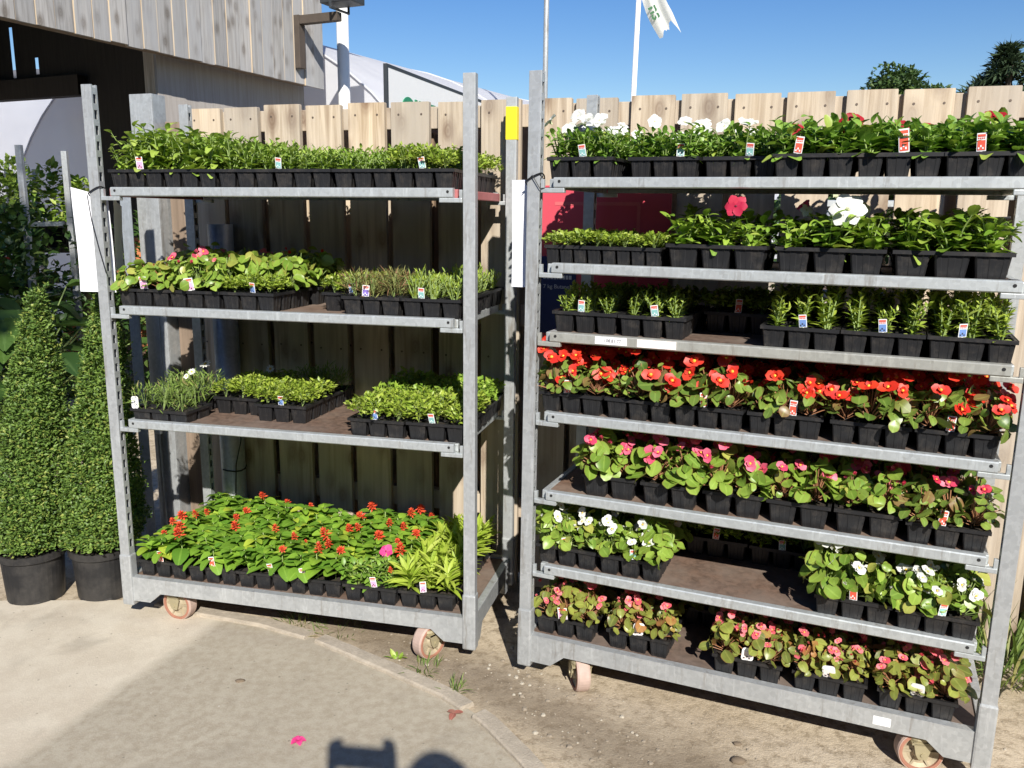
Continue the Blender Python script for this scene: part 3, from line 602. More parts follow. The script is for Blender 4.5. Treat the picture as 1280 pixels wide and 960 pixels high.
# stickers on the third shelf and the base of the right trolley
s3 = [o for o in rtr.children if o.name.startswith('shelf')][2]
b = MB(); b.box((-.452, -.2803, 1.136), (-.357, -.2793, 1.158)); st = b.build('sticker', ['white'], s3); st['label'] = 'white sticker with black number'
b = MB(); b.box((-.327, -.2803, 1.135), (-.215, -.2793, 1.158)); b.build('sticker', ['cream'], s3)
me = text_mesh('108.81.77', .013, 'ink', .0003); me.transform(Matrix.Translation((-.425, -.2807, 1.143)) @ Matrix.Rotation(R(90), 4, 'X'))
for v in me.polygons: pass
me.materials.clear(); me.materials.append(M['ink']); mb_ = st.data
# the number is printed into the sticker's own mesh
bm = bmesh.new(); bm.from_mesh(st.data); nf = len(bm.faces); bm.from_mesh(me); bm.faces.ensure_lookup_table()
for f in bm.faces[nf:]: f.material_index = 1
bm.to_mesh(st.data); bm.free(); st.data.materials.append(M['ink'])
b = MB(); b.box((.385, -.2757, .135), (.43, -.2749, .160)); b.build('sticker', ['white'], [o for o in rtr.children if o.name.startswith('base_frame')][0])

# ------------------------------------------------------------------ the packs, shelf by shelf
LT, RTN = 'left trolley', 'right trolley'
BR = [('begred', 3, 6, .055, .135, .05), ('budred', 0, 2, .06, .13, .05)]
BP = [('begpink', 0, 2, .095, .145, .055), ('budpink', 0, 1, .08, .14, .055)]
BW = [('begwhite', 0, 2, .095, .140, .05), ('budwhite', 0, 3, .06, .14, .055)]
BC = [('begcoral', 2, 5, .05, .122, .042), ('budcoral', 1, 3, .06, .12, .042)]
F = -.256
z = LZ[0] - .005
for i, (sp, lab, lb, lp, hs) in enumerate([('lush', 'tall leafy green seedlings in black pack at left end of top shelf, left trolley', 'pink', .62, 1.12), ('lush', 'tall leafy plants drooping over black pack, second on top shelf of left trolley', None, 0, 1.05),
        ('lance', 'narrow-leaved plants in black pack, third on top shelf of left trolley', None, 0, .95), ('lance', 'low narrow-leaved seedlings in black pack, fourth on top shelf of left trolley', 'teal', .1, .8),
        ('bushy', 'fine bright green seedlings in black pack, fifth on top shelf of left trolley', None, 0, .82), ('small', 'tiny-leaved seedlings in black pack against right post, top shelf of left trolley', 'teal', .5, 1.05)]):
    pack(TL, -.610 + .2025 * i, F + (.0 if i != 4 else .006), z, 'std', sp, lab, None, lb, lpos=lp, hs=hs)
for i, (sp, lab, hs) in enumerate([('lush', 'leafy seedlings with a red bud, back left corner of top shelf, left trolley', 1.05), ('lush', 'leafy seedlings behind the second pack on top shelf of left trolley', 1), ('bushy', 'seedlings behind the third pack on top shelf of left trolley', 1), ('bushy', 'seedlings behind the fourth pack on top shelf of left trolley', .95), ('bushy', 'seedlings behind the fifth pack on top shelf of left trolley', .8), ('small', 'tiny-leaved seedlings at back right corner of top shelf, left trolley', 1.05)]):
    pack(TL, -.610 + .2025 * i, .012, z, 'std', sp, lab, [('salvia', .12, 0, .10, .12, .02)] if i == 0 else None, hs=hs)
z = LZ[1] - .005
BGL = [('budpink', .25, 0, .09, .13, .05), ('begcoral', .2, 0, .09, .13, .05)]
pack(TL, -.615, F, z, 'std', 'begpink', 'pink begonias in black pack at left end of second shelf, left trolley', [('begpink', .3, 0, .10, .135, .05), ('budwhite', .2, 0, .1, .14, .04), ('budcoral', .3, 0, .08, .12, .05)], 'begonia', lpos=.55, hs=.85)
pack(TL, -.415, F, z, 'std', 'begwhite', 'broad-leaved begonias in black pack, second on second shelf of left trolley', BGL, 'begonia', lpos=.45, hs=.95)
pack(TL, -.215, F, z, 'std', ('cushion', 'begwhite'), 'low yellow-green seedlings with begonias behind, third on second shelf, left trolley', None, 'blue', lpos=.62)
pack(TL, .105, -.155, z, 'std', 'cushion', 'yellow-green seedlings set back in gap, middle of second shelf, left trolley', None, 'blue', lpos=.55)
pack(TL, .222, F, z + .0005, 'std', 'heather', 'brownish wispy seedlings in black pack, second shelf of left trolley', None, 'purple', lpos=.42)
pack(TL, .425, F, z, 'std', 'grassy', 'bright green grassy seedlings in black pack, right end of second shelf, left trolley', None, 'teal', lpos=.35, hs=1.05)
for i, (x, sp, lab, fl) in enumerate([(-.6, 'begwhite', 'begonias at the back left of second shelf, left trolley', BGL), (-.395, 'begwhite', 'begonias with red buds at back of second shelf, left trolley', [('begcoral', .3, 0, .1, .14, .05), ('budred', .3, 0, .1, .14, .05)]), (-.19, 'begwhite', 'large-leaved begonias behind the low yellow-green pack, second shelf, left trolley', [('budred', .3, 0, .1, .14, .05)]), (.425, 'grassy', 'shaded grassy seedlings at back right of second shelf, left trolley', None)]):
    pack(TL, x, .012, z, 'std', sp, lab, fl, hs=1.0)
z = LZ[2] - .005
pack(TL, -.598, F, z, 'low', 'fern', 'shallow tray of feathery plants with white daisy flowers, third shelf, left trolley', [('daisy', .0, 0, .08, .1, .03)], 'blank', lpos=.09, hs=1.05)
t = pack(TL, -.60, -.10, z, 'half', 'fern', 'feathery plants in white bloom behind the shallow tray, third shelf, left trolley', [('daisy', .35, 0, .085, .105, .03)], hs=1.05)
pack(TL, -.378, -.082, z, 'std', 'small', 'dense green seedlings behind and right of daisies, third shelf, left trolley', [('daisy', .06, 0, .085, .095, .02)], hs=1.0)
pack(TL, -.172, -.150, z, 'std', 'cushion', 'yellow-green seedlings in middle of third shelf, its board bare beside it, left trolley', None, 'blue', lpos=.52)
pack(TL, .232, F, z, 'std', 'cushion', 'bushy seedlings right of the bare board, third shelf of left trolley', None, 'blue', lpos=.5, hs=1.1)
pack(TL, .437, F, z, 'std', 'cushion', 'bushy seedlings against the right post, third shelf of left trolley', None, 'teal', lpos=.45, hs=1.15)
pack(TL, -.172, .120, z, 'half', 'fern', 'dark feathery seedlings at back middle of third shelf, left trolley')
pack(TL, .232, .012, z, 'std', 'smallfresh', 'shaded seedlings behind the pack by the bare board, third shelf, left trolley', hs=1.15)
pack(TL, .437, .012, z, 'std', 'smallfresh', 'seedlings at back right corner of third shelf, left trolley', hs=1.1)
z = .172
SF = [('salvia', .42, 0, .083, .095, .006)]; SF0 = [('salvia', .2, 0, .083, .095, .006)]
for i, (lab, fl, lb) in enumerate([('red-flowered plants in black pack at left end of bottom tier, left trolley', SF, 'red'), ('green broad-leaved plants in second pack on bottom tier of left trolley', [('salvia', .1, 0, .083, .095, .006)], 'red'), ('green broad-leaved plants in third pack on bottom tier of left trolley', SF0, 'red'), ('red-flowered plants in fourth pack on bottom tier of left trolley', SF, 'pink')]):
    pack(TL, -.628 + .203 * i, -.245, z, 'std', 'salvia', lab, fl, lb, lpos=(.5, .55, .7, .3)[i])
tq = pack(TL, .190, -.245, z, 'std', ('petunia', 'salvia'), 'leafy plants with one pink flower, fifth pack on bottom tier of left trolley', [('salvia', .2, 0, .083, .095, .006)], 'pink', lpos=.6)
pack(TL, .395, -.245, z, 'std', 'lime', 'lime-green strappy plants in black pack, right end of bottom tier, left trolley', None, 'pink', lpos=.45, hs=1.0)
for i, lab in enumerate(['red-flowered plants at back left of bottom tier, left trolley', 'red-flowered plants behind the second pack, bottom tier of left trolley', 'red-flowered plants behind the third pack, bottom tier of left trolley', 'red-flowered plants behind the fourth pack, bottom tier of left trolley', 'red-flowered plants behind the pink flower, bottom tier of left trolley']):
    pack(TL, -.628 + .203 * i, .022, z, 'std', 'salvia', lab, SF, hs=1.05)
pack(TL, .395, .022, z, 'std', 'lime', 'lime-green strappy plants at back right of bottom tier, left trolley', hs=1.05)

z = RZ[0] - .005
PW = [('petwhite', .42, 0, .08, .10, .035)]
pack(TRt, -.628, -.235, z, 'std', 'petunia', 'white petunias in full bloom at left end of top shelf, right trolley', [('petwhite', 1, 1, .08, .115, .04)], 'teal', lpos=.55)
pack(TRt, -.395, -.20, z, 'std', 'petunia', 'leafy petunias with few white flowers, second on top shelf of right trolley', [('petwhite', .3, 0, .072, .095, .035)], 'teal', lpos=.75)
pack(TRt, -.185, -.19, z, 'std', 'petunia', 'leafy petunias with white flowers, third on top shelf of right trolley', PW, 'teal', lpos=.62)
PR = [('petred', .16, 0, .076, .086, .035)]
for i, (lab, lb, lp) in enumerate([('dark-leaved petunias in fourth pack on top shelf of right trolley', 'red', .3), ('dark-leaved petunias with tall red label, fifth pack on top shelf, right trolley', 'tallred', .55), ('dark-leaved petunias at right end of top shelf, right trolley', 'red', .38)]):
    pack(TRt, .008 + .2005 * i, -.262, z, 'std', 'petbig', lab, PR, lb, lpos=lp)
for i, (x, lab) in enumerate([(-.628, 'white petunias at back left of top shelf, right trolley'), (-.395, 'white petunias behind the second pack on top shelf, right trolley'), (-.185, 'white petunias behind the third pack on top shelf, right trolley')]): pack(TRt, x, .03, z, 'std', 'petunia', lab, [('petwhite', .5, 0, .085, .115, .035)])
for i, lab in enumerate(['red petunias behind the fourth pack on top shelf, right trolley', 'red petunias behind the tall red label on top shelf, right trolley', 'red petunias at back right corner of top shelf, right trolley']): pack(TRt, .008 + .2005 * i, .012, z, 'std', 'petbig', lab, [('petred', .3, 0, .08, .092, .03)])
z = RZ[1] - .005
pack(TRt, -.622, F, z, 'small', 'tiny', 'tiny seedlings in fine-celled black tray, left end of second shelf, right trolley')
pack(TRt, -.450, F, z, 'small', 'tiny', 'tiny seedlings in fine-celled black tray beside the large-leaved pack, second shelf, right trolley')
tp = pack(TRt, -.262, F, z, 'big3', 'leafy', 'large-leaved petunias with one big red bloom, second shelf of right trolley')
tw = pack(TRt, .030, F, z, 'big3', 'leafy', 'large-leaved petunias with one big white bloom, second shelf of right trolley', hs=.95)
pack(TRt, .316, F, z, 'big3', 'leafy', 'large-leaved green petunias without flowers, right end of second shelf, right trolley', hs=1.05)
pack(TRt, .030, .018, z, 'half', 'petbig', 'shaded petunias behind the white bloom, second shelf of right trolley')
pack(TRt, .316, .018, z, 'big3', 'petbig', 'shaded petunias at back right of second shelf, right trolley')
def bloom(t, kind, loc, face, sc):   # the few big blooms stand over their pack on a plant of their own
    near = min([c for c in t.children if c.name.startswith('plant') and c.data.name.startswith('plant') and 'label' not in c.name], key=lambda c: (c.location - Vector(loc)).length)
    f = link('flower', FL[kind][0], near); mi = (near.matrix_basis).inverted(); f.location = mi @ Vector(loc)
    f.rotation_euler = (mi.to_3x3() @ Vector(face)).to_track_quat('Z', 'Y').to_euler(); f.scale = (sc,) * 3
bloom(tp, 'bigpet', (.185, -.015, .172), (-.15, -1, .22), .9); bloom(tw, 'bigwhite', (.17, .0, .168), (.1, -1, .3), 1.08)
bloom(tw, 'petpink', (.05, .12, .175), (-.5, -.6, .6), .9); bloom(tw, 'bigwhite', (.06, .10, .165), (.5, -.5, .3), .5); bloom(tw, 'bigwhite', (.205, .10, .17), (.6, -.6, .3), .55)
z = RZ[2] - .005
for x, y, lab, lb, lp in [(-.605, -.222, 'short bushy seedlings at left end of third shelf, above red begonias, right trolley', 'teal', .45), (-.400, -.222, 'short bushy seedlings left of empty gap, third shelf of right trolley', 'teal', .55)]:
    pack(TRt, x, y, z, 'std', 'uprightsmall', lab, None, lb, lpos=lp)
for i, (x, lab, lp) in enumerate([(.008, 'upright young plants right of empty gap, third shelf of right trolley', .55), (.212, 'upright young plants in middle pack right of gap, third shelf, right trolley', .5), (.416, 'upright young plants at right end of third shelf, right trolley', .38)]):
    pack(TRt, x, -.262, z, 'std', 'upright', lab, None, 'blue', lpos=lp)
for x, lab, lb in [(-.61, 'shaded seedlings at back left of third shelf, right trolley', None), (-.40, 'shaded seedlings behind second pack of third shelf, right trolley', None), (-.19, 'shaded seedlings with label behind the empty gap, third shelf, right trolley', 'red'), (.012, 'shaded upright plants behind the gap-side pack, third shelf, right trolley', None), (.214, 'shaded upright plants behind the middle pack, third shelf, right trolley', None), (.416, 'shaded upright plants at back right corner of third shelf, right trolley', None)]:
    pack(TRt, x, .0 if x > -.3 else .04, z, 'std' if x > -.3 else 'half', 'upright' if x > -.1 else 'smallfresh', lab, None, lb, lpos=.5)
z = RZ[3] - .005
BRL = [('begred', 8, 11, .045, .145, .05), ('budred', 0, 2, .06, .13, .05)]; BRM = [('begred', 2, 5, .05, .125, .05), ('budred', 0, 2, .05, .11, .05)]
for i, (x, fl, lab, lb, lp) in enumerate([(-.632, BRL, 'densely blooming red begonias at left end of red begonia shelf', 'begonia', .45), (-.424, BR, 'red begonias in second pack on red begonia shelf', None, 0), (-.222, BRM, 'leafy red begonias in third pack on red begonia shelf', 'red', .45), (-.012, BRM, 'leafy red begonias in fourth pack on red begonia shelf', 'begonia', .6), (.205, BR, 'red begonias in fifth pack on red begonia shelf, drooping over rim', None, 0), (.412, BR, 'red begonias at right end of red begonia shelf', 'red', .4)]):
    pack(TRt, x, -.246, z, 'std', 'begred', lab, fl, lb if lb != 'begonia' else 'red', lpos=lp)
for i in range(6): pack(TRt, -.632 + .2085 * i, .018, z, 'std', 'begred', 'shaded red begonias %s, back row of red begonia shelf' % ('behind the dense left pack', 'behind the second pack', 'behind the third pack', 'behind the fourth pack', 'behind the drooping fifth pack', 'at the far right')[i], BR)
z = RZ[4] - .005
for i, (x, lab) in enumerate([(-.487, 'pink begonias at left of fifth shelf next to bare board, right trolley'), (-.303, 'pink begonias in second pack on fifth shelf of right trolley'), (-.119, 'pink begonias in third pack on fifth shelf of right trolley'), (.058, 'pink begonias in fourth pack on fifth shelf of right trolley'), (.236, 'pink begonias with bare stems, fifth pack on fifth shelf of right trolley')]):
    pack(TRt, x, -.252, z, 'big', 'begpink', lab, [('begpink', 2, 4, .06, .142, .05), ('budpink', 0, 2, .08, .14, .055)], hs=1.0)
pack(TRt, .414, -.258, z, 'std', 'begred', 'dark pink begonias at right end of fifth shelf, right trolley', [('begrose', .6, 0, .09, .13, .05), ('begpink', .5, 0, .09, .125, .05)], 'red', lpos=.42, hs=1.05)
for i in range(5): pack(TRt, -.487 + .2 * i, .0, z, 'std', 'begpink', 'shaded pink begonias %s, back row of fifth shelf, right trolley' % ('next to bare board', 'second from left', 'in the middle', 'second from right', 'at the right end')[i], BP)
z = RZ[5] - .005
BW2 = [('begwhite', 0, 2, .10, .14, .05), ('budwhite', 0, 3, .06, .14, .055)]
for x, y, lab, lb, lp in [(-.630, -.250, 'white begonias at left end of sixth shelf, right trolley', 'teal', .5), (-.425, -.252, 'white begonias left of bare board, sixth shelf of right trolley', 'teal', .55), (.206, -.268, 'white begonias right of bare board, sixth shelf of right trolley', 'red', .5), (.413, -.268, 'white begonias at right end of sixth shelf, right trolley', 'teal', .55)]:
    pack(TRt, x, y, z, 'std', 'begwhite', lab, [('begwhite', 2, 3, .06, .138, .05), ('budwhite', 1, 4, .06, .14, .055)], lb, lpos=lp)
for x, lab, lb in [(-.63, 'shaded white begonias at back left of sixth shelf, right trolley', None), (-.425, 'shaded white begonias behind second pack of sixth shelf, right trolley', None), (-.215, 'dark pack with label behind bare board, left, sixth shelf of right trolley', 'red'), (-.008, 'dark pack with label behind bare board, right, sixth shelf of right trolley', 'teal'), (.206, 'shaded white begonias behind pack right of bare board, sixth shelf', None), (.413, 'shaded white begonias at back right of sixth shelf, right trolley', None)]:
    pack(TRt, x, .02, z, 'std', 'begwhite' if abs(x + .11) > .2 else 'smallfresh', lab, BW if abs(x + .11) > .2 else None, lb, lpos=.5)
z = .172
for i, (x, lab, lb, lp) in enumerate([(-.632, 'coral begonias at left end of bottom tier, right trolley', 'begonia', .48), (-.392, 'coral begonias in second pack of bottom tier, right trolley, left of gap', 'round', .5), (-.062, 'coral begonias right of the gap on bottom tier, right trolley', 'round', .5), (.165, 'coral begonias in fourth pack of bottom tier, right trolley', 'round', .5), (.390, 'coral begonias at right end of bottom tier, right trolley', 'round', .5)]):
    pack(TRt, x, -.24 - .015 * (i > 1), z, 'std', 'begbronze', lab, BC, lb, lpos=lp, hs=.98)
for i in range(6): pack(TRt, -.630 + .207 * i, .02, z, 'std', 'begbronze', 'shaded coral begonias %s, back row of bottom tier, right trolley' % ('at the far left', 'behind the second pack', 'behind the gap', 'right of the gap', 'behind the fourth pack', 'at the far right')[i], [('begcoral', 0, 2, .08, .12, .042), ('begrose', .15, 0, .1, .12, .03)])
bloom(tq, 'petpink', (.12, .10, .155), (-.1, -.8, .7), 1.15)
b = MB(); 
for a, c in (((0, 0, 0), (.22, .004, .05)), ((0, .004, 0), (.004, .14, .05)), ((.216, .004, 0), (.22, .14, .05)), ((.004, .004, 0), (.216, .136, .005)), ((-.008, -.008, .046), (.228, .0, .052)), ((0, .136, 0), (.22, .14, .05)), ((-.008, .14, .046), (.228, .148, .052))): b.box(a, c, 0, .0015)
for k in range(6): b.box((.012 + k * .035, -.003, .004), (.02 + k * .035, -.0002, .045))
o = b.build('empty_tray', ['plastic']); o.matrix_world = TRt @ Matrix.Translation((.385, .13, 1.452)) @ Matrix.Rotation(R(-3), 4, 'Y'); tag(o, 'empty shallow black tray lying on petunias at back right, second shelf, right trolley', 'empty tray')

# paper sheets tied to the front posts
def sheet(T, x0, x1, z0, z1, y, rot, label, tie_x, tie_z, curl):
    t = thing('paper_sheet', label, 'paper sheet', T @ Vector((x0, y, z0)), (0, 0, T.to_euler().z + R(rot)), 'white sheets tied to the trolley posts')
    b = MB(); n = 10; wd, ht = x1 - x0, z1 - z0
    for k in range(2):
        vs = [(wd * u / n, .0006 * k + curl * math.sin(math.pi * u / n) + .004 * math.sin(v * .8), ht * v / 6 + (.0 if v < 6 else -.035 * u / n if curl > 0 else 0)) for v in range(7) for u in range(n + 1)]
        b.add(vs, [(v * (n + 1) + u, v * (n + 1) + u + 1, (v + 1) * (n + 1) + u + 1, (v + 1) * (n + 1) + u) for v in range(6) for u in range(n)])
    b.build('sheet', ['paper'], t, True); return t
def tie(T, px, py, z, tail, parent):
    b = MB(); w_, d_ = .024, .02; pts = []
    for k in range(17):
        a = 2 * math.pi * k / 16; pts.append(T @ Vector((px + w_ * max(-1, min(1, 1.3 * math.cos(a))), py + d_ * max(-1, min(1, 1.3 * math.sin(a))), z + .018 * math.cos(a + .5))))
    b.tube(pts, .0022, 0, 6); b.tube([T @ Vector(p) for p in tail], .0016, 0, 5)
    o = b.build('cable_tie', ['cable'], parent); bpy.context.view_layer.update(); o.matrix_parent_inverse = parent.matrix_world.inverted()
s1 = sheet(TL, -.778, -.640, 1.215, 1.572, -.238, 4, 'white paper sheet tied to the front left post of the left trolley', 0, 0, .006)
tie(TL, -.655, -.262, 1.555, [(-.678, -.285, 1.545), (-.668, -.286, 1.46), (-.650, -.285, 1.37), (-.628, -.286, 1.285)], s1)
s1b = sheet(TL, -.630, -.43, 1.21, 1.545, -.225, 121, 'shaded back of paper sheet hanging inside the front left post, left trolley', 0, 0, .004)
s2 = sheet(TRt, -.735, -.645, 1.285, 1.600, -.238, 6, 'white paper sheet tied to the front left post of the right trolley', 0, 0, -.006)
tie(TRt, -.655, -.262, 1.600, [(-.678, -.284, 1.59), (-.655, -.286, 1.612), (-.632, -.284, 1.575), (-.58, -.25, 1.58), (-.53, -.22, 1.588)], s2)

# ------------------------------------------------------------------ fence
FA = R(-15.6); FN = Matrix.Translation((0, 3.228, 0)) @ Matrix.Rotation(FA, 4, 'Z'); P = .1797
def fx(u_x): return u_x
fence = thing('timber_fence', 'tall pale timber fence of wide vertical boards behind both trolleys', 'fence', FN.translation, (0, 0, FA))
def picket_mb(wd, ht):
    b = MB(); c = .004
    pts = [(-wd / 2, .03), (wd / 2, .03), (wd / 2, ht - c * .6), (wd / 2 - c * .5, ht), (-wd / 2 + c * .5, ht), (-wd / 2, ht - c * .6)]
    b.prism(pts, -.011, .011)
    for x in (-wd * .3, wd * .3):
        for z_ in (ht - .045, ht - .95): b.tube([(x, -.0112, z_), (x, -.0122, z_)], .0042, 1, 8)
    return b
PM = [picket_mb(.151, 1.905).mesh('picket', ['fence', 'nail']), picket_mb(.154, 1.907).mesh('picket', ['fence', 'nail']), picket_mb(.149, 1.904).mesh('picket', ['fence', 'nail'])]
# first board edge found from the photograph: boards at x0 + k*P along the fence
X0 = -.6625
for k in range(-4, 24):
    o = link('picket', PM[(k * 7) % 3], fence); o.location = (X0 + k * P + .0765 + rnd.uniform(-.003, .003), rnd.uniform(-.001, .001), rnd.uniform(-.004, .003)); o.rotation_euler = (0, R(rnd.uniform(-.25, .25)), R(rnd.uniform(-.6, .6)))
for z_ in (.35, 1.12, 1.855):
    b = MB(); b.box((X0 - 4 * P - .01, .013, z_ - .045), (X0 + 24 * P, .055, z_ + .035), 0, .003); b.build('rail', ['fence'], fence)
for k in range(-4, 23):
    if k in (8, 9, 10): continue
    o = link('rear_board', PM[k % 3], fence); o.location = (X0 + (k + 1) * P - (.030 if k < 1 else .010), .125, -.006); o.scale = (1.07, 1, 1)
for k in range(-4, 24, 5):
    b = MB(); b.box((-.045, .034, .0), (.045, .084, 1.80), 0, .004); o = b.build('fence_post', ['oldwood'], fence); o.location = (X0 + k * P + .1, 0.022, 0)
# red gas sign fixed on the fence behind the right trolley
sg = thing('advert_board', 'red board with navy panel lettered 7 kg Butane, fixed to the fence', 'sign', FN @ Vector((.112, -.018, 1.0)), (0, 0, FA))
b = MB(); b.box((0, -.004, .02), (.47, .004, .60), 0, .001); b.build('red_panel', ['signred'], sg)
b = MB()
for a, c in (((.05, -.0052, .53), (.36, -.0042, .542)), ((.35, -.0052, .18), (.362, -.0042, .53))): b.box(a, c)
b.build('border', ['signred2'], sg)
b = MB(); b.box((-.008, -.0085, .06), (.135, -.0045, .345), 0, .001); nb = b.build('navy_panel', ['signnavy'], sg)
me = text_mesh('7 kg Butane', .021, 'signpale', .0004); o = link('lettering', me, nb); o.location = (.012, -.0092, .228); o.rotation_euler = (R(90), 0, 0)
b = MB(); x = .012
for k in range(9):
    w_ = rnd.uniform(.006, .011); b.box((x, -.0094, .262), (x + w_, -.0088, .276)); x += w_ + .003
b.build('print_line', ['signpale'], nb)

# steel column, angle post and pipe between the left trolley and the fence
def pole_thing(name, label, cat, at, build, mats, smooth=False):
    b = MB(); build(b); o = b.build(name, mats, None, smooth); o.location = at; return tag(o, label, cat)
col = thing('steel_column', 'wide galvanised steel column behind left end of left trolley', 'column', (-1.520, 3.66, 0), (0, 0, R(-18)))
b = MB(); b.box((-.062, -.03, 0), (.05, -.024, 1.965), 0, .002); b.box((.044, -.024, 0), (.05, .05, 1.965), 0, .001); b.box((-.062, -.024, 0), (-.056, .05, 1.965), 0, .001); b.box((-.056, .044, 0), (.044, .05, 1.96)); b.box((-.0, -.033, .05), (.012, -.030, 1.1), 0); b.build('column_body', ['galv'], col)
b = MB(); b.lathe([(.0005, 0), (.018, 0), (.020, .012), (.014, .03), (.0005, .032)], mat=Matrix.Translation((-.03, -.03, .62)) @ Matrix.Rotation(R(90), 4, 'X'), seg=16); b.box((-.045, -.05, .53), (-.012, -.031, .585), 0, .004); b.tube([(-.03, -.04, .62), (-.028, -.045, .57)], .006); b.build('socket_fitting', ['wpaint'], col)
b = MB(); b.tube([(-.028, -.04, .54), (-.024, -.042, .3), (-.02, -.04, .02)], .009, 0, 8); b.build('cable_conduit', ['galv_dark'], col)
pole_thing('timber_post', 'brown timber post at the left end of the fence by steel column', 'post', (-1.415, 3.70, 0), lambda b: b.box((-.04, -.03, 0), (.04, .03, 1.86), 0, .004), ['oldwood'])
pole_thing('angle_post', 'narrow dark steel post beside the wide galvanised column', 'post', (-1.605, 3.60, 0), lambda b: (b.box((-.022, -.02, 0), (.022, -.014, 1.66), 0, .001), b.box((-.022, -.014, 0), (-.016, .03, 1.66), 0, .001)), ['galv_dark'])
pp = thing('standing_pipe', 'thick round galvanised pipe standing behind left trolley', 'pipe', (-1.190, 3.495, 0))
b = MB(); b.lathe([(.050, 0), (.050, 1.445), (.044, 1.445), (.044, 1.2)], seg=32); b.build('pipe_body', ['galv'], pp, True)
b = MB(); b.tube([(.02, -.052, .30), (.03, -.054, .45), (.052, -.045, .55), (.058, -.02, .72)], .003, 0, 6); b.tube([(.052 * math.cos(a), .052 * math.sin(a), .42 + .004 * math.sin(a * 2)) for a in [k * .5236 - 2.2 for k in range(11)]], .0035, 0, 6); b.build('cable_tie', ['cable'], pp)

# ------------------------------------------------------------------ topiary cones
def leaf_cloud(b, n, fpos, L, W, mi=0, out=.8, nl=2):
    for _ in range(n):
        p, o = fpos(); d = (o * out + rdir(-30, 70)).normalized(); b.leaf(p, d, UP + o * .8 + rdir(-60, 60) * .5, L * rnd.uniform(.6, 1.3), W * rnd.uniform(.6, 1.3), 'ovate', nl, .2, .25, mi, rnd.random())
def cone_tree(x, y, h, rb, lean, label, seed):
    rs = random.Random(seed); t = thing('topiary_cone', label, 'topiary', (x, y, 0), (0, 0, 0), 'clipped evergreen cones in black pots')
    ph, pr = .205, .118; b = MB()
    b.lathe([(.001, .004), (pr * .82, .004), (pr * .84, 0), (pr * .86, .008), (pr * .95, ph - .03), (pr * 1.04, ph - .028), (pr * 1.06, ph), (pr * .98, ph), (pr * .96, ph - .02)], seg=40)
    for k in range(6):
        a = k * 1.047; b.box((pr * .80, -.012, 0), (pr * .865, .012, .014), 0, .003, Matrix.Rotation(a, 4, 'Z'))
    po = b.build('plant_pot', ['pot'], t); b = MB(); b.lathe([(.0005, ph - .012), (pr * .5, ph - .016), (pr * .97, ph - .022)], seg=24); b.build('soil', ['soil'], po)
    b = MB(); b.tube([(0, 0, .18), (.004 + .28 * lean, .003, .5), ((h * .85 - .22) * lean, 0, h * .85)], [.014, .011, .004], 0, 8); b.build('trunk', ['bark'], t)
    b = MB(); z0 = ph + .02
    bumps = [(rs.uniform(0, 6.28), rs.uniform(0, 1), rs.uniform(-.20, .20)) for _ in range(110)]
    def pos():
        while True:
            u = 1 - math.sqrt(rnd.random()); 
            if rnd.random() < .06: u = rnd.uniform(.7, 1)
            if u < .999: break
        a = rnd.uniform(0, 6.28); prof = (1 - u) ** .66 * rb * min(1, .84 + u * 1.4) + .008; f = 1
        for ba, bu, s in bumps:
            da = (a - ba + math.pi) % (2 * math.pi) - math.pi; f += s * math.exp(-(da / .34) ** 2 - ((u - bu) / .032) ** 2)
        r = prof * f * (1.09 - .42 * rnd.random() ** 1.5) ; o = Vector((math.cos(a), math.sin(a), .35)).normalized()
        return Vector((r * math.cos(a) + u * (h - z0) * lean, r * math.sin(a), z0 + u * (h - z0) + rnd.uniform(-.01, .01))), o
    leaf_cloud(b, 21000, pos, .0165, .0100)
    core = [(max(.004, (1 - u) ** .66 * rb * .6), z0 + u * (h - z0) * .95) for u in [k / 14 for k in range(15)]]; o0 = len(b.v); b.lathe([(.001, z0)] + core, mi=0, seg=16); b.v[o0:] = [(v_[0] + (v_[2] - z0) * lean, v_[1], v_[2]) for v_ in b.v[o0:]]
    for _ in range(620):   # stray shoots
        p, o = pos(); d = (o + UP * rnd.uniform(.2, 1.2)).normalized(); L = rnd.uniform(.015, .055)
        for k in range(6): b.leaf(p + d * L * k / 6, d + rdir(-20, 60), UP + rdir(0, 60), .013, .007, 'ovate', 2, .2, .2, 0, rnd.random())
    b.build('foliage', ['l_box'], t)
cone_tree(-1.868, 3.12, 1.205, .150, .125, 'clipped green cone in black pot, farther left of the two', 1)
cone_tree(-1.612, 3.16, 1.225, .144, .095, 'clipped green cone in black pot right beside the left trolley post', 2)

# ------------------------------------------------------------------ weeds, petal, leaf
def tuft(x, y, n, h, label, sp=.05, broad=False):
    b = MB()
    for k in range(n):
        a = rnd.random() * 6.28; r = sp * math.sqrt(rnd.random()); e = R(rnd.uniform(35, 85)); d = Vector((math.cos(a) * math.cos(e), math.sin(a) * math.cos(e), math.sin(e))); L = h * rnd.uniform(.5, 1.1)
        b.leaf((r * math.cos(a), r * math.sin(a), -.002), d, UP + rdir(0, 30) * .3, L, L * (.42 if broad else .05) + .001, 'ovate' if broad else 'lance', 4, rnd.uniform(.1, .6), .2, 0, rnd.random())
    o = b.build('weed', ['l_fresh' if broad else 'grass']); o.location = (x, y, .0); tag(o, label, 'weed', 'weeds growing in the dirt')
tuft(-.385, 2.66, 9, .042, 'small broad-leaved weed growing at the kerb edge between trolleys', .012, True)
tuft(-.29, 2.60, 45, .055, 'grass tuft beside kerb below the left trolley front right post', .05)
tuft(-.175, 2.47, 34, .05, 'small grass tuft touching the kerb joint in the middle', .03)
tuft(-.80, 2.93, 70, .05, 'sparse grass patch in shade-edge dirt under the left trolley', .06)
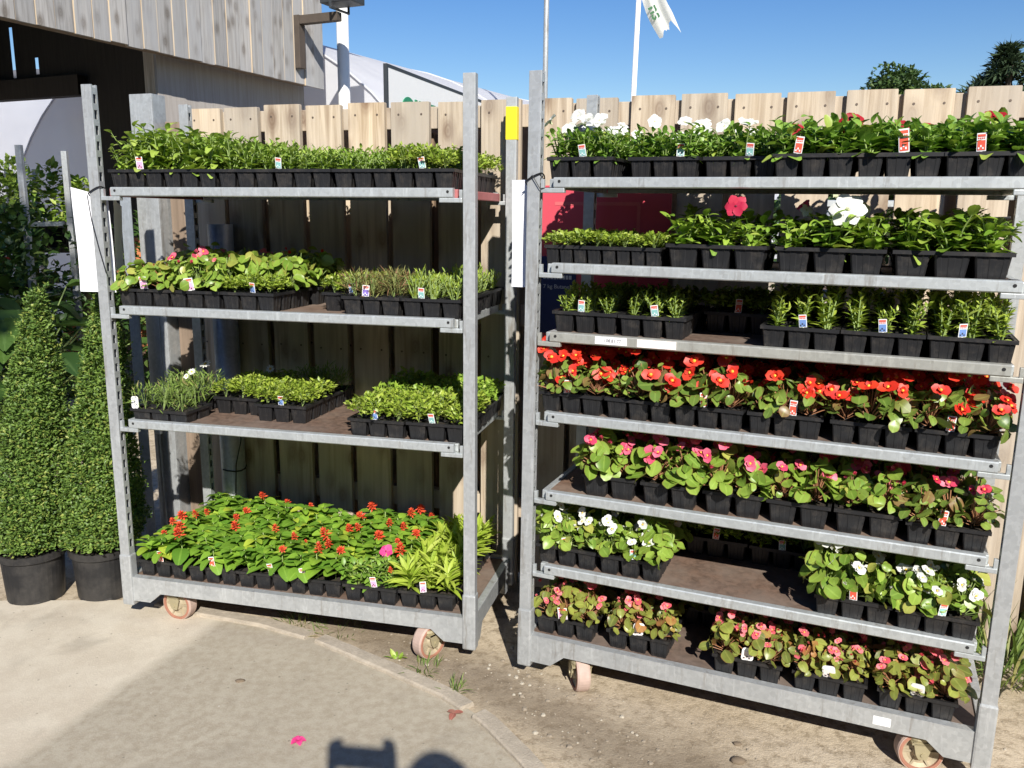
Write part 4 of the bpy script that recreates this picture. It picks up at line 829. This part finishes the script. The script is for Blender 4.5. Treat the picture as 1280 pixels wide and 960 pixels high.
tuft(-.62, 2.86, 60, .045, 'green grass patch right of the sparse one under the left trolley', .09)
tuft(1.66, 2.62, 160, .28, 'tall grass clump growing at right end of the right trolley', .13)
tuft(1.98, 2.95, 140, .26, 'tall grass clump behind another beside the fence at far right', .15)
b = MB()
for k in range(5): b.leaf((0, 0, .004), (math.cos(k * 1.3), math.sin(k * 1.3), .35), UP, .021, .021, 'round', 4, .5, .5, 0, rnd.random(), .05)
o = b.build('fallen_petals', ['p_mag'], None, True); o.location = (-.602, 2.182, .008); tag(o, 'bright pink crumpled fallen petal lying on the grey path', 'petal')
b = MB()
for k in range(3): b.leaf((0, 0, .002), (math.cos(k * 2 + .4), math.sin(k * 2 + .4), .12), UP, .034, .022, 'ovate', 4, .3, .4, 0, rnd.random(), .05)
o = b.build('dead_leaf', [leafm('dead_leaf', (.32, .11, .08), (.42, .2, .14), None, .7, .1)], None, True); o.location = (-.165, 2.325, .008); tag(o, 'reddish dead leaf lying near the kerb edge', 'leaf')
for (x, y, s, lab) in ((-.87, 2.50, .016, 'small brown stone lying on the grey path below left trolley'), (.66, 2.20, .014, 'dark pebble on dirt in front of right trolley base'), (.64, 2.12, .024, 'flat brown stone on dirt in front of right trolley base')):
    b = MB(); vs = []
    for rr, zz in ((.7, -.1), (1, .3), (.7, .62), (.2, .7)):
        for k in range(8): vs.append((s * rr * math.cos(k * .785) * rnd.uniform(.75, 1.25), s * rr * .7 * math.sin(k * .785) * rnd.uniform(.75, 1.2), s * zz * .7))
    b.add(vs, [(i * 8 + k, i * 8 + (k + 1) % 8, i * 8 + 8 + (k + 1) % 8, i * 8 + 8 + k) for i in range(3) for k in range(8)] + [tuple(range(24, 32))])
    o = b.build('stone', [plain('stone_brown', (.16, .12, .08), .9)], None, True); o.location = (x, y, .005 if y < 2.6 and x < -.2 else 0); tag(o, lab, 'stone', 'stones lying on the ground')

# ------------------------------------------------------------------ barn
CA, CB = Vector((-1.775, 8.0)), Vector((-3.95, 3.2)); BD = (CB - CA).normalized(); BL = (CB - CA).length; BN = Vector((-BD.y, BD.x)); 
if BN.x > 0: BN = -BN                                   # inward
ang = math.atan2(BD.y, BD.x)
barn = thing('timber_barn', 'open-sided barn with weathered grey vertical board cladding above a dark interior', 'barn', (CA.x, CA.y, 0), (0, 0, ang))
# local frame: x from the far corner towards the camera, y inward is -/+ depending on handedness
inw = 1 if (Matrix.Rotation(ang, 2) @ Vector((0, 1))).dot(BN) > 0 else -1
ZB, ZT = 2.6, 4.6; BP = .136; xk = -.08; i = 0
cb = [MB() for _ in range(3)]
def clad_board(wd):
    b = MB(); b.box((0, -.012, 0), (wd, .012, ZT - ZB), 0); b.box((wd, -.010, .0), (wd + .006, .010, ZT - ZB), 1); return b.mesh('cladding_board', ['clad', 'edge'])  # pale strip along one edge of each board
CM = [clad_board(.127), clad_board(.130), clad_board(.124)]
while xk < BL:
    o = link('cladding_board', CM[i % 3], barn); o.location = (xk, rnd.uniform(-.006, .004) * inw, ZB + rnd.uniform(-.004, .004)); xk += BP; i += 1
def bpart(name, a, c, mat, bev=0):
    b = MB(); lo_ = (min(a[0], c[0]), min(a[1] * inw, c[1] * inw), a[2]); hi_ = (max(a[0], c[0]), max(a[1] * inw, c[1] * inw), c[2]); b.box(lo_, hi_, 0, bev); return b.build(name, [mat], barn)
bpart('header_beam', (.0, .02, ZB + .02), (BL, .17, ZB + .22), 'oldwood', .004)
bpart('ply_panel', (-.06, .20, .02), (1.655, .222, 2.95), 'ply')
bpart('corner_post', (.02, .23, 0), (.16, .37, 3.2), 'oldwood', .004)
bpart('door_post', (1.60, .225, 0), (1.655, .33, 3.2), 'fence', .004)
bpart('roof', (-.25, -.35, ZT + .01), (BL + .3, 4.5, ZT + .12), 'charcoal')
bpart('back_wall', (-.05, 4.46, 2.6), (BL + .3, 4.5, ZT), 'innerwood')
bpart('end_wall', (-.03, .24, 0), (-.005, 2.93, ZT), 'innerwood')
# the end wall goes on above an open bay; light shows through two slits between its boards
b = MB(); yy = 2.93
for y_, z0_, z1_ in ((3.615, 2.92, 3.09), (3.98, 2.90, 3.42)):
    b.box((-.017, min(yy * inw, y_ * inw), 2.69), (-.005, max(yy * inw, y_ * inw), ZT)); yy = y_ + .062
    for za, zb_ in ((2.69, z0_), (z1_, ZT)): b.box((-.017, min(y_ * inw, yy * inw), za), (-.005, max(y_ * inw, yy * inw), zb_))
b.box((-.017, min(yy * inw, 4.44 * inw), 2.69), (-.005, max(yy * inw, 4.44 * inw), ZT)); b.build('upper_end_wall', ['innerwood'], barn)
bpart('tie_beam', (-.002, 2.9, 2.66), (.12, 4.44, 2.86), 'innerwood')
# floodlight bracket near the corner
br = thing('floodlight', 'dark floodlight on a dark brown bracket at the barn corner', 'floodlight', (CA.x, CA.y, 0), (0, 0, ang))
def rpart(name, a, c, mat, bev=.003):
    b = MB(); lo_ = (min(a[0], c[0]), min(a[1] * inw, c[1] * inw), a[2]); hi_ = (max(a[0], c[0]), max(a[1] * inw, c[1] * inw), c[2]); b.box(lo_, hi_, 0, bev); return b.build(name, [mat], br)
rpart('upright_batten', (.245, -.07, 2.72), (.325, -.016, 3.15), 'oldiron'); rpart('arm', (.25, -.46, 3.075), (.32, -.07, 3.145), 'oldiron')
lampb = rpart('lamp_housing', (.17, -.64, 3.20), (.39, -.34, 3.38), 'charcoal', .01)
b = MB(); b.tube([Vector((.15, -.46 * inw, 3.28)), Vector((.15, -.46 * inw, 3.158)), Vector((.41, -.46 * inw, 3.158)), Vector((.41, -.46 * inw, 3.28))], .012, 0, 6); b.build('yoke', ['charcoal'], br)

# ------------------------------------------------------------------ background left: tunnel, racks, pots
def arch_pts(Rr, leg, n=18): return [(-Rr, 0)] + [(-Rr * math.cos(math.pi * k / n), leg + Rr * math.sin(math.pi * k / n)) for k in range(n + 1)] + [(Rr, 0)]
tn = thing('polytunnel', 'white polytunnel end with dark hoop seen through the barn opening', 'polytunnel', (-7.06, 13.5, 0), (0, 0, R(-22)))
ap = arch_pts(1.96, 1.55)
b = MB(); vs = [(x, y, z_) for x in (0, -9) for y, z_ in ap]; n = len(ap); b.add(vs, [(i, i + 1, n + i + 1, n + i) for i in range(n - 1)]); b.build('cover', ['poly'], tn, True)
b = MB(); b.add([(-.03, y, z_) for y, z_ in ap], [tuple(range(n))]); b.build('end_panel', ['poly'], tn)
b = MB(); b.tube([(.0, y, z_) for y, z_ in ap], .075, 0, 8); b.build('hoop', [plain('hoop_grey', (.13, .13, .14), .5)], tn, True)
# big white tunnel beyond the fence
TD = Vector((2.4, 4.6)).normalized(); ta = math.atan2(TD.y, TD.x)
big = thing('polytunnel', 'big white polytunnel roof rising beyond the fence, right of barn', 'polytunnel', (-4.05 + TD.x * 1.05, 8.7 + TD.y * 1.05, 0), (0, 0, ta))
b = MB(); n = 29; prof = [(3.5 * math.cos(math.pi * k / (n - 1)), 3.47 * math.sin(math.pi * k / (n - 1)) ** .8) for k in range(n)]; nx_ = 40
vs = []
for i in range(nx_ + 1):
    sag = 0 
    for y, z_ in prof: vs.append((i * .75, y * (1 + sag * .3), z_ * (1 + sag * (.25 if i % 2 else 0))))
b.add(vs, [(i * n + k, i * n + k + 1, (i + 1) * n + k + 1, (i + 1) * n + k) for i in range(nx_) for k in range(n - 1)]); b.add([(0.01, y, z_) for y, z_ in prof], [tuple(range(n))]); b.build('cover', ['poly'], big, True)
b = MB()
for i in range(0, 11): b.tube([(i * 3., y * 1.001, z_ * 1.001) for y, z_ in prof], .012, 0, 6)
b.build('seams', ['poly'], big, True)
# framed sign on legs in front of the tunnel
sx0 = Vector((-.865, 6.0)); sd = Vector((.30, .954)).normalized(); sa = math.atan2(sd.y, sd.x)
sn = thing('framed_sign', 'white sign board with dark frame and green lettering just showing above fence', 'sign', (sx0.x, sx0.y, 0), (0, 0, sa))
b = MB(); b.box((0, -.012, 1.2), (2.6, .012, 2.46)); bd = b.build('sign_panel', ['wpaint'], sn)
b = MB()
for a, c in (((-.02, -.014, 1.18), (2.62, .014, 1.2)), ((-.02, -.014, 2.46), (2.62, .014, 2.482)), ((-.02, -.014, 1.2), (0, .014, 2.46)), ((2.6, -.014, 1.2), (2.62, .014, 2.46))): b.box(a, c)
b.build('sign_frame', ['charcoal'], sn)
for x in (.3, 2.3):
    b = MB(); b.box((x - .04, .021, 0), (x + .04, .10, 2.4)); b.build('leg', ['charcoal'], sn)
o = link('lettering', text_mesh('GIFTS', .30, 'green', .003, True), bd); o.location = (.19, -.016, 2.095); o.rotation_euler = (R(90), 0, 0)
# racks of plants in the barn opening
def foliage(b, c, rad, n, L, W, mi=0, flat=1.):
    for _ in range(n):
        d = rdir(-40, 90); r = rad * rnd.random() ** .45; p = Vector(c) + Vector((d.x * r, d.y * r, d.z * r * flat)); b.leaf(p, d + rdir(-40, 40) * .8, UP + rdir(-10, 60) * .6, L * rnd.uniform(.6, 1.3), W * rnd.uniform(.6, 1.3), 'ovate', 3, .3, .25, mi, rnd.random())
RM = Matrix.Translation((-3.79, 5.85, 0)) @ Matrix.Rotation(R(-2), 4, 'Z')
rk, _p = trolley('shaded plant trolley with slotted posts inside the barn opening', RM, [1.42, .95, .55], [(-.48, -.19, 10), (.48, -.19, 40), (-.48, .19, 20), (.48, .19, 70)])
rk2m = Matrix.Translation((-5.45, 8.45, 0)) @ Matrix.Rotation(R(3), 4, 'Z')
def copy_tree(o, parent=None):
    c_ = o.copy(); COL.objects.link(c_)
    if parent: c_.parent = parent
    for ch in list(o.children): copy_tree(ch, c_)
    return c_
rk2 = copy_tree(rk); rk2.location = rk2m.translation; rk2.rotation_euler = rk2m.to_euler(); rk2['label'] = 'second shaded plant trolley farther left inside the barn, partly out of frame'
rk3 = copy_tree(lt); rk3.location = (1.95, 3.95, 0); rk3.rotation_euler = (0, 0, R(-14)); rk3['label'] = 'bare trolley standing behind the fence, slotted posts glimpsed between boards'
for ch in list(rk3.children):
    for g in list(ch.children):
        if g.name.startswith('yellow_tape'): bpy.data.objects.remove(g)
def potted(x, y, z, r, h, potmat, mat, fr, fh, n, L, W, label, cat='potted plant', stalk=0, grp='plants inside the barn opening'):
    t = thing('potted_plant', label, cat, (x, y, z), (0, 0, 0), grp)
    b = MB(); b.lathe([(.001, .003), (r * .72, 0), (r * .93, h - .05), (r * 1.04, h - .048), (r * 1.06, h), (r * .96, h), (r * .94, h - .03), (.001, h - .035)], seg=24); b.build('plant_pot', [potmat], t)
    b = MB()
    if stalk:
        for k in range(n):
            a = k * 2.4 + rnd.random() * .5; e = R(rnd.uniform(30, 75)); Ls = fh * rnd.uniform(.5, 1); d = Vector((math.cos(a) * math.cos(e), math.sin(a) * math.cos(e), math.sin(e))); p = Vector((0, 0, h - .03)) + d * Ls
            b.tube([(0, 0, h - .03), Vector((0, 0, h)) + d * Ls * .55 + Vector((0, 0, .02)), p], [.008, .006, .004], 1, 5, cap=False); od = Vector((math.cos(a), math.sin(a), rnd.uniform(-.5, .2)))
            b.leaf(p, od, UP + d * .5, L * rnd.uniform(.7, 1.2), W * rnd.uniform(.7, 1.2), 'ovate', 6, rnd.uniform(.1, .5), .25, 0, rnd.random(), .03)
    else:
        foliage(b, (0, 0, h + fh * .4), fr, n, L, W, 0, fh / fr); b.tube([(0, 0, h * .6), (0, 0, h + fh * .5)], .006, 1, 5)
    b.build('foliage', [mat, 'stem'], t, True); return t
k = 0
adj = ['at the far left', 'second from the left', 'in the middle', 'second from the right', 'at the right end']
for i in range(5):
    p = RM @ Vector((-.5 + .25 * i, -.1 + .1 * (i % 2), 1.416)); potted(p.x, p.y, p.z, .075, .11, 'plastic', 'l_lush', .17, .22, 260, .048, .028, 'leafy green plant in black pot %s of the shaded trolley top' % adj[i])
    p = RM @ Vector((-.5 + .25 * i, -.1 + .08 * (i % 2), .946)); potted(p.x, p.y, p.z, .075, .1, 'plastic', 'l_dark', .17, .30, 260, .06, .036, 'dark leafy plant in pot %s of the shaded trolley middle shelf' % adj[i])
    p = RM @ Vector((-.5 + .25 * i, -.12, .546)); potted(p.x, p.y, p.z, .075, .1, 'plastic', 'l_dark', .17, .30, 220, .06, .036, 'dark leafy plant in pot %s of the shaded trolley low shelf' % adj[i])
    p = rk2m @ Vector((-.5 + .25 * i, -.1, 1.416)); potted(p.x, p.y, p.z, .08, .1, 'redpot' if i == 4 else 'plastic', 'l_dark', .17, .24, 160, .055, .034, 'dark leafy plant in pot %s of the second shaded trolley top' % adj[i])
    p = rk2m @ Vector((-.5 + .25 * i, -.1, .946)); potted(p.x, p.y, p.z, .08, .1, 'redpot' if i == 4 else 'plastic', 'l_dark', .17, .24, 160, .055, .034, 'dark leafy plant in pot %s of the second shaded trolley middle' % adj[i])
for i, (x, y, z, pm, s, fh, lab) in enumerate([(-3.56, 6.95, .36, 'terracotta', 1.2, .45, 'large-leaved plant in terracotta pot between the two clipped cones'), (-3.05, 7.05, .36, 'terracotta', .95, .45, 'large-leaved plant in terracotta pot seen behind left trolley post'), (-3.02, 5.05, .0, 'plastic', 1.1, .95, 'tall large-leaved plant in black pot at far left edge'), (-3.35, 4.9, .0, 'plastic', 1.2, .95, 'tall large-leaved plant just left of the frame in the barn')]):
    potted(x, y, z, .13 * s, .24 * s, pm, 'l_big' if i < 2 else 'l_dark', .3, fh, 15 if i < 2 else 26, .26 * s, .21 * s, lab, 'potted plant', 1)
def bench(x, y, w_, d_, h, lab):
    t = thing('plant_bench', lab, 'bench', (x, y, 0), (0, 0, R(-3)))
    b = MB()
    for k in range(5): b.box((-w_ / 2, -d_ / 2 + k * d_ / 5 + .01, h - .03), (w_ / 2, -d_ / 2 + (k + 1) * d_ / 5 - .01, h), 0, .003)
    b.build('bench_top', ['oldwood'], t)
    for sx in (-1, 1):
        for sy in (-1, 1):
            b = MB(); b.box((sx * (w_ / 2 - .06) - .03, sy * (d_ / 2 - .05) - .03, 0), (sx * (w_ / 2 - .06) + .03, sy * (d_ / 2 - .05) + .03, h - .031)); b.build('leg', ['oldwood'], t)
bench(-3.35, 7.02, 1.3, .5, .36, 'low timber bench holding terracotta pots behind the cones')
bench(-3.50, 6.55, .75, .5, 1.22, 'tall timber bench of leafy plants behind the shaded trolley end')
for i, (x, y, z, fr, fh, n, mt, lab) in enumerate([(-3.72, 6.5, 1.22, .17, .24, 260, 'l_lush', 'leafy green plant at left of the tall timber bench'), (-3.50, 6.6, 1.22, .17, .30, 280, 'l_lush', 'leafy green plant in the middle of the tall timber bench'), (-3.27, 6.5, 1.22, .17, .22, 260, 'l_lush', 'leafy green plant at right of the tall timber bench'),
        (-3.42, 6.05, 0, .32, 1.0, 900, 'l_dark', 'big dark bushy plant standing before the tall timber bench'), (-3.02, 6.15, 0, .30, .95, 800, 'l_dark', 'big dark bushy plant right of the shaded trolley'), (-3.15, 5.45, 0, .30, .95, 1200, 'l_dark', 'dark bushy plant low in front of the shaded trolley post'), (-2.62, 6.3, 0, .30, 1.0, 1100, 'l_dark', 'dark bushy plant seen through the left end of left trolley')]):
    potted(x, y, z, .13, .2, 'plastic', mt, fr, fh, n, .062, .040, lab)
o = None
cr = thing('plant_crate', 'orange terracotta planter box behind the left trolley top shelf', 'planter', (-3.05, 7.6, 0), (0, 0, R(-15)))
b = MB(); b.box((-.3, -.15, .9), (.3, .15, 1.25), 0, .01); b.box((-.32, -.17, 1.22), (.32, .17, 1.27), 0, .006); b.build('box_body', ['terracotta'], cr)
for sx in (-1, 1):
    b = MB(); b.box((sx * .26 - .04, -.1, 0), (sx * .26 + .04, .1, .9), 0, .005); b.build('leg', ['oldwood'], cr)

# ------------------------------------------------------------------ beyond the fence: poles, flag, trees
def pole(name, x, y, r0, r1, h, mat, label, cat, dx=0):
    b = MB(); b.tube([(0, 0, 0), (dx * .5, 0, h * .5), (dx, 0, h)], [r0, (r0 + r1) / 2, r1], 0, 16); o = b.build(name, [mat], None, True); o.location = (x, y, 0); return tag(o, label, cat)
pole('white_pole', -1.585, 8.25, .056, .056, 4.6, 'wpaint', 'thick white pole standing right beside the barn corner', 'pole')
pole('thin_mast', .305, 9.0, .026, .026, 6.5, 'galv', 'thin grey mast rising behind the right trolley front post', 'pole')
fp = thing('flagpole', 'white flagpole beyond the fence with torn white flag', 'flagpole', (1.54, 12.0, 0))
b = MB(); b.tube([(0, 0, 0), (.06, 0, 3), (.12, 0, 6.2)], [.04, .036, .03], 0, 12); b.build('pole', ['wpaint'], fp, True)
fl = thing('torn_flag', 'tattered white flag with green letters hanging from flagpole', 'flag', (1.45, 12.0, 3.70))
b = MB(); nu, nv = 10, 16
def fpt(u, v): # hangs from its top edge at the pole, swings right and down
    return Vector((.02 + u * .16 + v * .46 + .02 * math.sin(v * 7), -.05 + .05 * math.sin(u * 9 + v * 3), 1.0 - v * .92 + u * .30 + .02 * math.sin(u * 6)))
rag = [rnd.uniform(-.05, .02) for _ in range(nu + 1)]; rag[9] = .10; rag[10] = .2
vs = [fpt(u / nu, v / nv + (rag[u] if v == nv else 0)) for v in range(nv + 1) for u in range(nu + 1)]
b.add(vs, [(v * (nu + 1) + u, v * (nu + 1) + u + 1, (v + 1) * (nu + 1) + u + 1, (v + 1) * (nu + 1) + u) for v in range(nv) for u in range(nu)]); cl = b.build('cloth', ['flag'], fl, True)
b = MB(); b.add([fpt(0, .0), fpt(.6, .0), fpt(.6, .22) + Vector((-.02, 0, 0)), Vector((.03, -.02, .62)), ], [(0, 1, 2, 3)])
b.add([Vector((.0, -.02, 1.3)), Vector((.24, -.02, 1.3)), Vector((.19, -.02, .70)), Vector((.10, -.02, .78)), Vector((.02, -.02, .80))], [(0, 1, 2, 3, 4)]); b.build('hoist_strip', ['flag'], fl)
me = text_mesh('ns', .21, 'flaggreen', .001, True); o = link('lettering', me, fl); o.location = (.285, -.092, .49); o.rotation_euler = (R(90), R(62), 0)
def tree(name, label, x, y, h, rad, mat, conifer=False, n=5200, zb=.35):
    t = thing(name, label, 'tree', (x, y, 0), group='trees beyond the fence')
    b = MB(); b.tube([(0, 0, 0), (.05, .03, h * .5), (0, 0, h * .92)], [rad * .09, rad * .06, rad * .015], 0, 8)
    cl_ = []
    if conifer:
        for k in range(90):
            u = rnd.random() ** .8; a = rnd.random() * 6.28; r = rad * (1 - u) ** .8 * rnd.uniform(.55, 1.1) + .05; cl_.append((Vector((r * math.cos(a), r * math.sin(a), h * (.12 + .88 * u))), rad * .17 * (1.2 - u * .8) * rnd.uniform(.6, 1.4)))
    else:
        for k in range(46):
            d = rdir(-35, 90); r = rad * rnd.uniform(.55, 1.0); cl_.append((Vector((d.x * r, d.y * r, h * .62 + d.z * h * .36 * rnd.uniform(.75, 1.08))), rad * rnd.uniform(.2, .34)))
    for c_, r_ in cl_[::3]: b.tube([(0, 0, c_.z * (.75 if conifer else .55)), c_ * .6 + Vector((0, 0, c_.z * .35)), c_], [rad * .03, rad * .02, rad * .006], 0, 5)
    b.build('trunk', ['bark'], t)
    b = MB(); per = n // len(cl_); L = rad * (.10 if conifer else .085)
    for c_, r_ in cl_:
        for _ in range(per):
            d = rdir(-60, 90); p = c_ + d * r_ * rnd.random() ** .4; b.leaf(p, d + rdir(-50, 50), UP + rdir(-20, 60), L * rnd.uniform(.6, 1.4), L * (.28 if conifer else .6), 'ovate', 2, .2, .2, 0, rnd.random())
    b.build('crown', [mat], t)
tree('broadleaf_tree', 'small round green tree showing over the fence right of centre', 11.25, 26, 5.45, 1.9, 'l_tree', n=7000)
tree('conifer_tree', 'dark conifer over the fence near right edge of the picture', 14.9, 27, 6.5, 2.9, 'l_con', True, 9000)
tree('conifer_tree', 'taller dark conifer at the right edge of the picture', 17.0, 28, 7.7, 3.1, 'l_con', True, 9000)
tree('conifer_tree', 'lighter evergreen in front of the conifers at right edge', 13.2, 22, 3.9, 1.0, 'l_tree', True, 4000)
tree('broadleaf_tree', 'green bush glimpsed through the fence gaps near the right', 2.9, 6.6, 2.0, 1.1, 'l_tree', n=4000)

tree('broadleaf_tree', 'unseen tree added behind the viewer, its crown shading the barn opening', -2.05, -2.6, 8.0, 1.15, 'l_tree', n=5200)  # unseen tree, added to throw shade on the barn opening
hd = thing('added_hedge', 'unseen evergreen screen added behind the viewer to cut skylight', 'added_hedge', (0, -4.2, 0))  # unseen, added to block low sky light and deepen the shade
b = MB(); nx_, nz_ = 60, 8; vs = []
for i in range(nx_ + 1):
    for yy, zz in [(0, 3.5 * k / nz_) for k in range(nz_ + 1)] + [(-.5, 3.6), (-1.0, 3.5), (-1.0, 0)]: vs.append((-13 + 26 * i / nx_ + rnd.uniform(-.05, .05), yy + rnd.uniform(-.07, .07), zz + rnd.uniform(-.05, .05)))
m_ = nz_ + 4; b.add(vs, [(i * m_ + k, (i + 1) * m_ + k, (i + 1) * m_ + k + 1, i * m_ + k + 1) for i in range(nx_) for k in range(m_ - 1)])
for _ in range(9000): b.leaf((rnd.uniform(-13, 13), rnd.uniform(-.05, .1), rnd.uniform(0, 3.55)), (rnd.uniform(-1, 1), .8, rnd.uniform(-.5, 1)), UP + rdir(-20, 60), .06, .035, 'ovate', 2, .2, .2, 0, rnd.random())
b.build('foliage', ['l_con'], hd)
# ------------------------------------------------------------------ the photographer, whose shadow falls on the path
def skin_chain(pts, edges, name, mat, parent, sub=2):
    me = bpy.data.meshes.new(name); me.from_pydata([p[:3] for p in pts], edges, []); o = bpy.data.objects.new(name, me); COL.objects.link(o)
    sk = o.modifiers.new('skin', 'SKIN'); sk.use_smooth_shade = True
    for i, p in enumerate(pts): d_ = me.skin_vertices[0].data[i]; d_.radius = (p[3], p[4] if len(p) > 4 else p[3])
    me.skin_vertices[0].data[0].use_root = True
    sb = o.modifiers.new('sub', 'SUBSURF'); sb.levels = sb.render_levels = sub
    dg = bpy.context.evaluated_depsgraph_get(); dg.update(); m2 = bpy.data.meshes.new_from_object(o.evaluated_get(dg)); COL.objects.unlink(o); bpy.data.objects.remove(o)
    return m2
def photographer():
    X, Y = .26, -.36
    pts = [(0, 0, .93, .16, .11), (0, -.01, 1.10, .14, .10), (0, -.01, 1.28, .165, .105), (0, 0, 1.40, .12, .08), (0, .01, 1.47, .052), (0, .03, 1.53, .055),
           (-.17, .0, 1.395, .058), (-.32, .12, 1.25, .042), (-.338, .30, 1.475, .03), (.17, 0, 1.395, .058), (.24, .17, 1.22, .042), (-.182, .31, 1.475, .03),
           (-.09, 0, .86, .085), (-.10, .02, .48, .058), (-.11, -.02, .10, .038), (-.11, .10, .035, .036), (.09, 0, .86, .085), (.10, .02, .48, .058), (.11, -.02, .10, .038), (.11, .10, .035, .036)]
    ed = [(0, 1), (1, 2), (2, 3), (3, 4), (4, 5), (3, 6), (6, 7), (7, 8), (3, 9), (9, 10), (10, 11), (0, 12), (12, 13), (13, 14), (14, 15), (0, 16), (16, 17), (17, 18), (18, 19)]
    t = thing('person', 'person in dark blue shirt and trousers standing with phone held up at eye level', 'person', (X, Y, 0))
    me = skin_chain([(a_[0], a_[1], a_[2] - .035 if i_ not in (8, 11, 14, 15, 18, 19) else a_[2], *a_[3:]) for i_, a_ in enumerate(pts)], ed, 'body', 'skin', t)
    bm = bmesh.new(); bm.from_mesh(me)
    # head: an egg with brow, nose and jaw, fused to the neck
    hd = bmesh.ops.create_uvsphere(bm, u_segments=24, v_segments=18, radius=1)['verts']
    for v in hd:
        c_ = v.co.copy(); z_ = c_.z; wx = .076 * (1 - .18 * max(0, -z_)); wy = .096; v.co = Vector((c_.x * wx, c_.y * wy + .035, 1.59 + z_ * .118))
        if c_.y > .93 and abs(c_.x) < .2 and -.35 < z_ < .1: v.co.y += .022
        if abs(c_.x) > .95 and abs(z_) < .25: v.co.x *= 1.12
    # fingers of both hands closed round the phone
    for hx, sgn in ((-.338, 1), (-.182, -1)):
        for k in range(5):
            z0 = 1.485 + .016 * k - .02; L = (.05, .07, .075, .07, .055)[k]
            seg = [Vector((hx + sgn * .005, .305, z0)), Vector((hx - sgn * .012, .325 + L * .25, z0 + .006)), Vector((hx - sgn * .004, .335 + L * .3, z0 + .012)), Vector((hx + sgn * .02, .352, z0 + .016))]
            tb = MB(); tb.tube(seg, [.010, .009, .0085, .007], 0, 8); vs = [bm.verts.new(v) for v in tb.v]
            for f in tb.f:
                try: bm.faces.new([vs[i] for i in f])
                except ValueError: pass
    for f in bm.faces:
        c_ = f.calc_center_median(); f.smooth = True
        f.material_index = 3 if c_.z < .075 else 2 if c_.z < .95 else 1 if (c_.z < 1.435 and (abs(c_.x) < .2 or c_.y < .12)) else 4 if (c_.z > 1.66 and (c_.y < .09 or c_.z > 1.70)) or (c_.z > 1.56 and c_.y < -.02) else 0
    bm.to_mesh(me); bm.free(); me.materials.clear()
    for k in ('skin', 'shirt', 'trouser', 'shoe', 'hair'): me.materials.append(M[k])
    link('body', me, t)
    b = MB(); b.lathe([(.0005, .112), (.06, .105), (.088, .07), (.098, .0), (.140, -.008), (.162, -.02), (.142, -.014), (.094, -.006)], seg=28, mat=Matrix.Translation((0, .02, 1.60))); b.build('sun_hat', ['paper'], t, True)
    b = MB(); b.lathe([(.0005, .118), (.05, .112), (.078, .08), (.092, .03), (.096, -.03), (.09, -.09), (.07, -.09)], seg=20, mat=Matrix.Translation((0, .012, 1.605)) @ Matrix.Diagonal((.98, 1.08, 1, 1))); 
    for i, v in enumerate(b.v):   # keep the face free
        if v[1] > .07 and v[2] < 1.70: b.v[i] = (v[0] * .98, .055, v[2])
    b.build('hair', ['hair'], t, True)
    ph = thing('mobile_phone', 'black phone held up level in both hands', 'phone', (0, -.022, 1.500), (0, R(5), 0))
    b = MB(); b.box((-.072, -.004, -.036), (.072, .004, .036), 0, .004); b.build('phone_body', ['phone'], ph)
photographer()
print('objects', len(bpy.data.objects), 'packs', len(used))
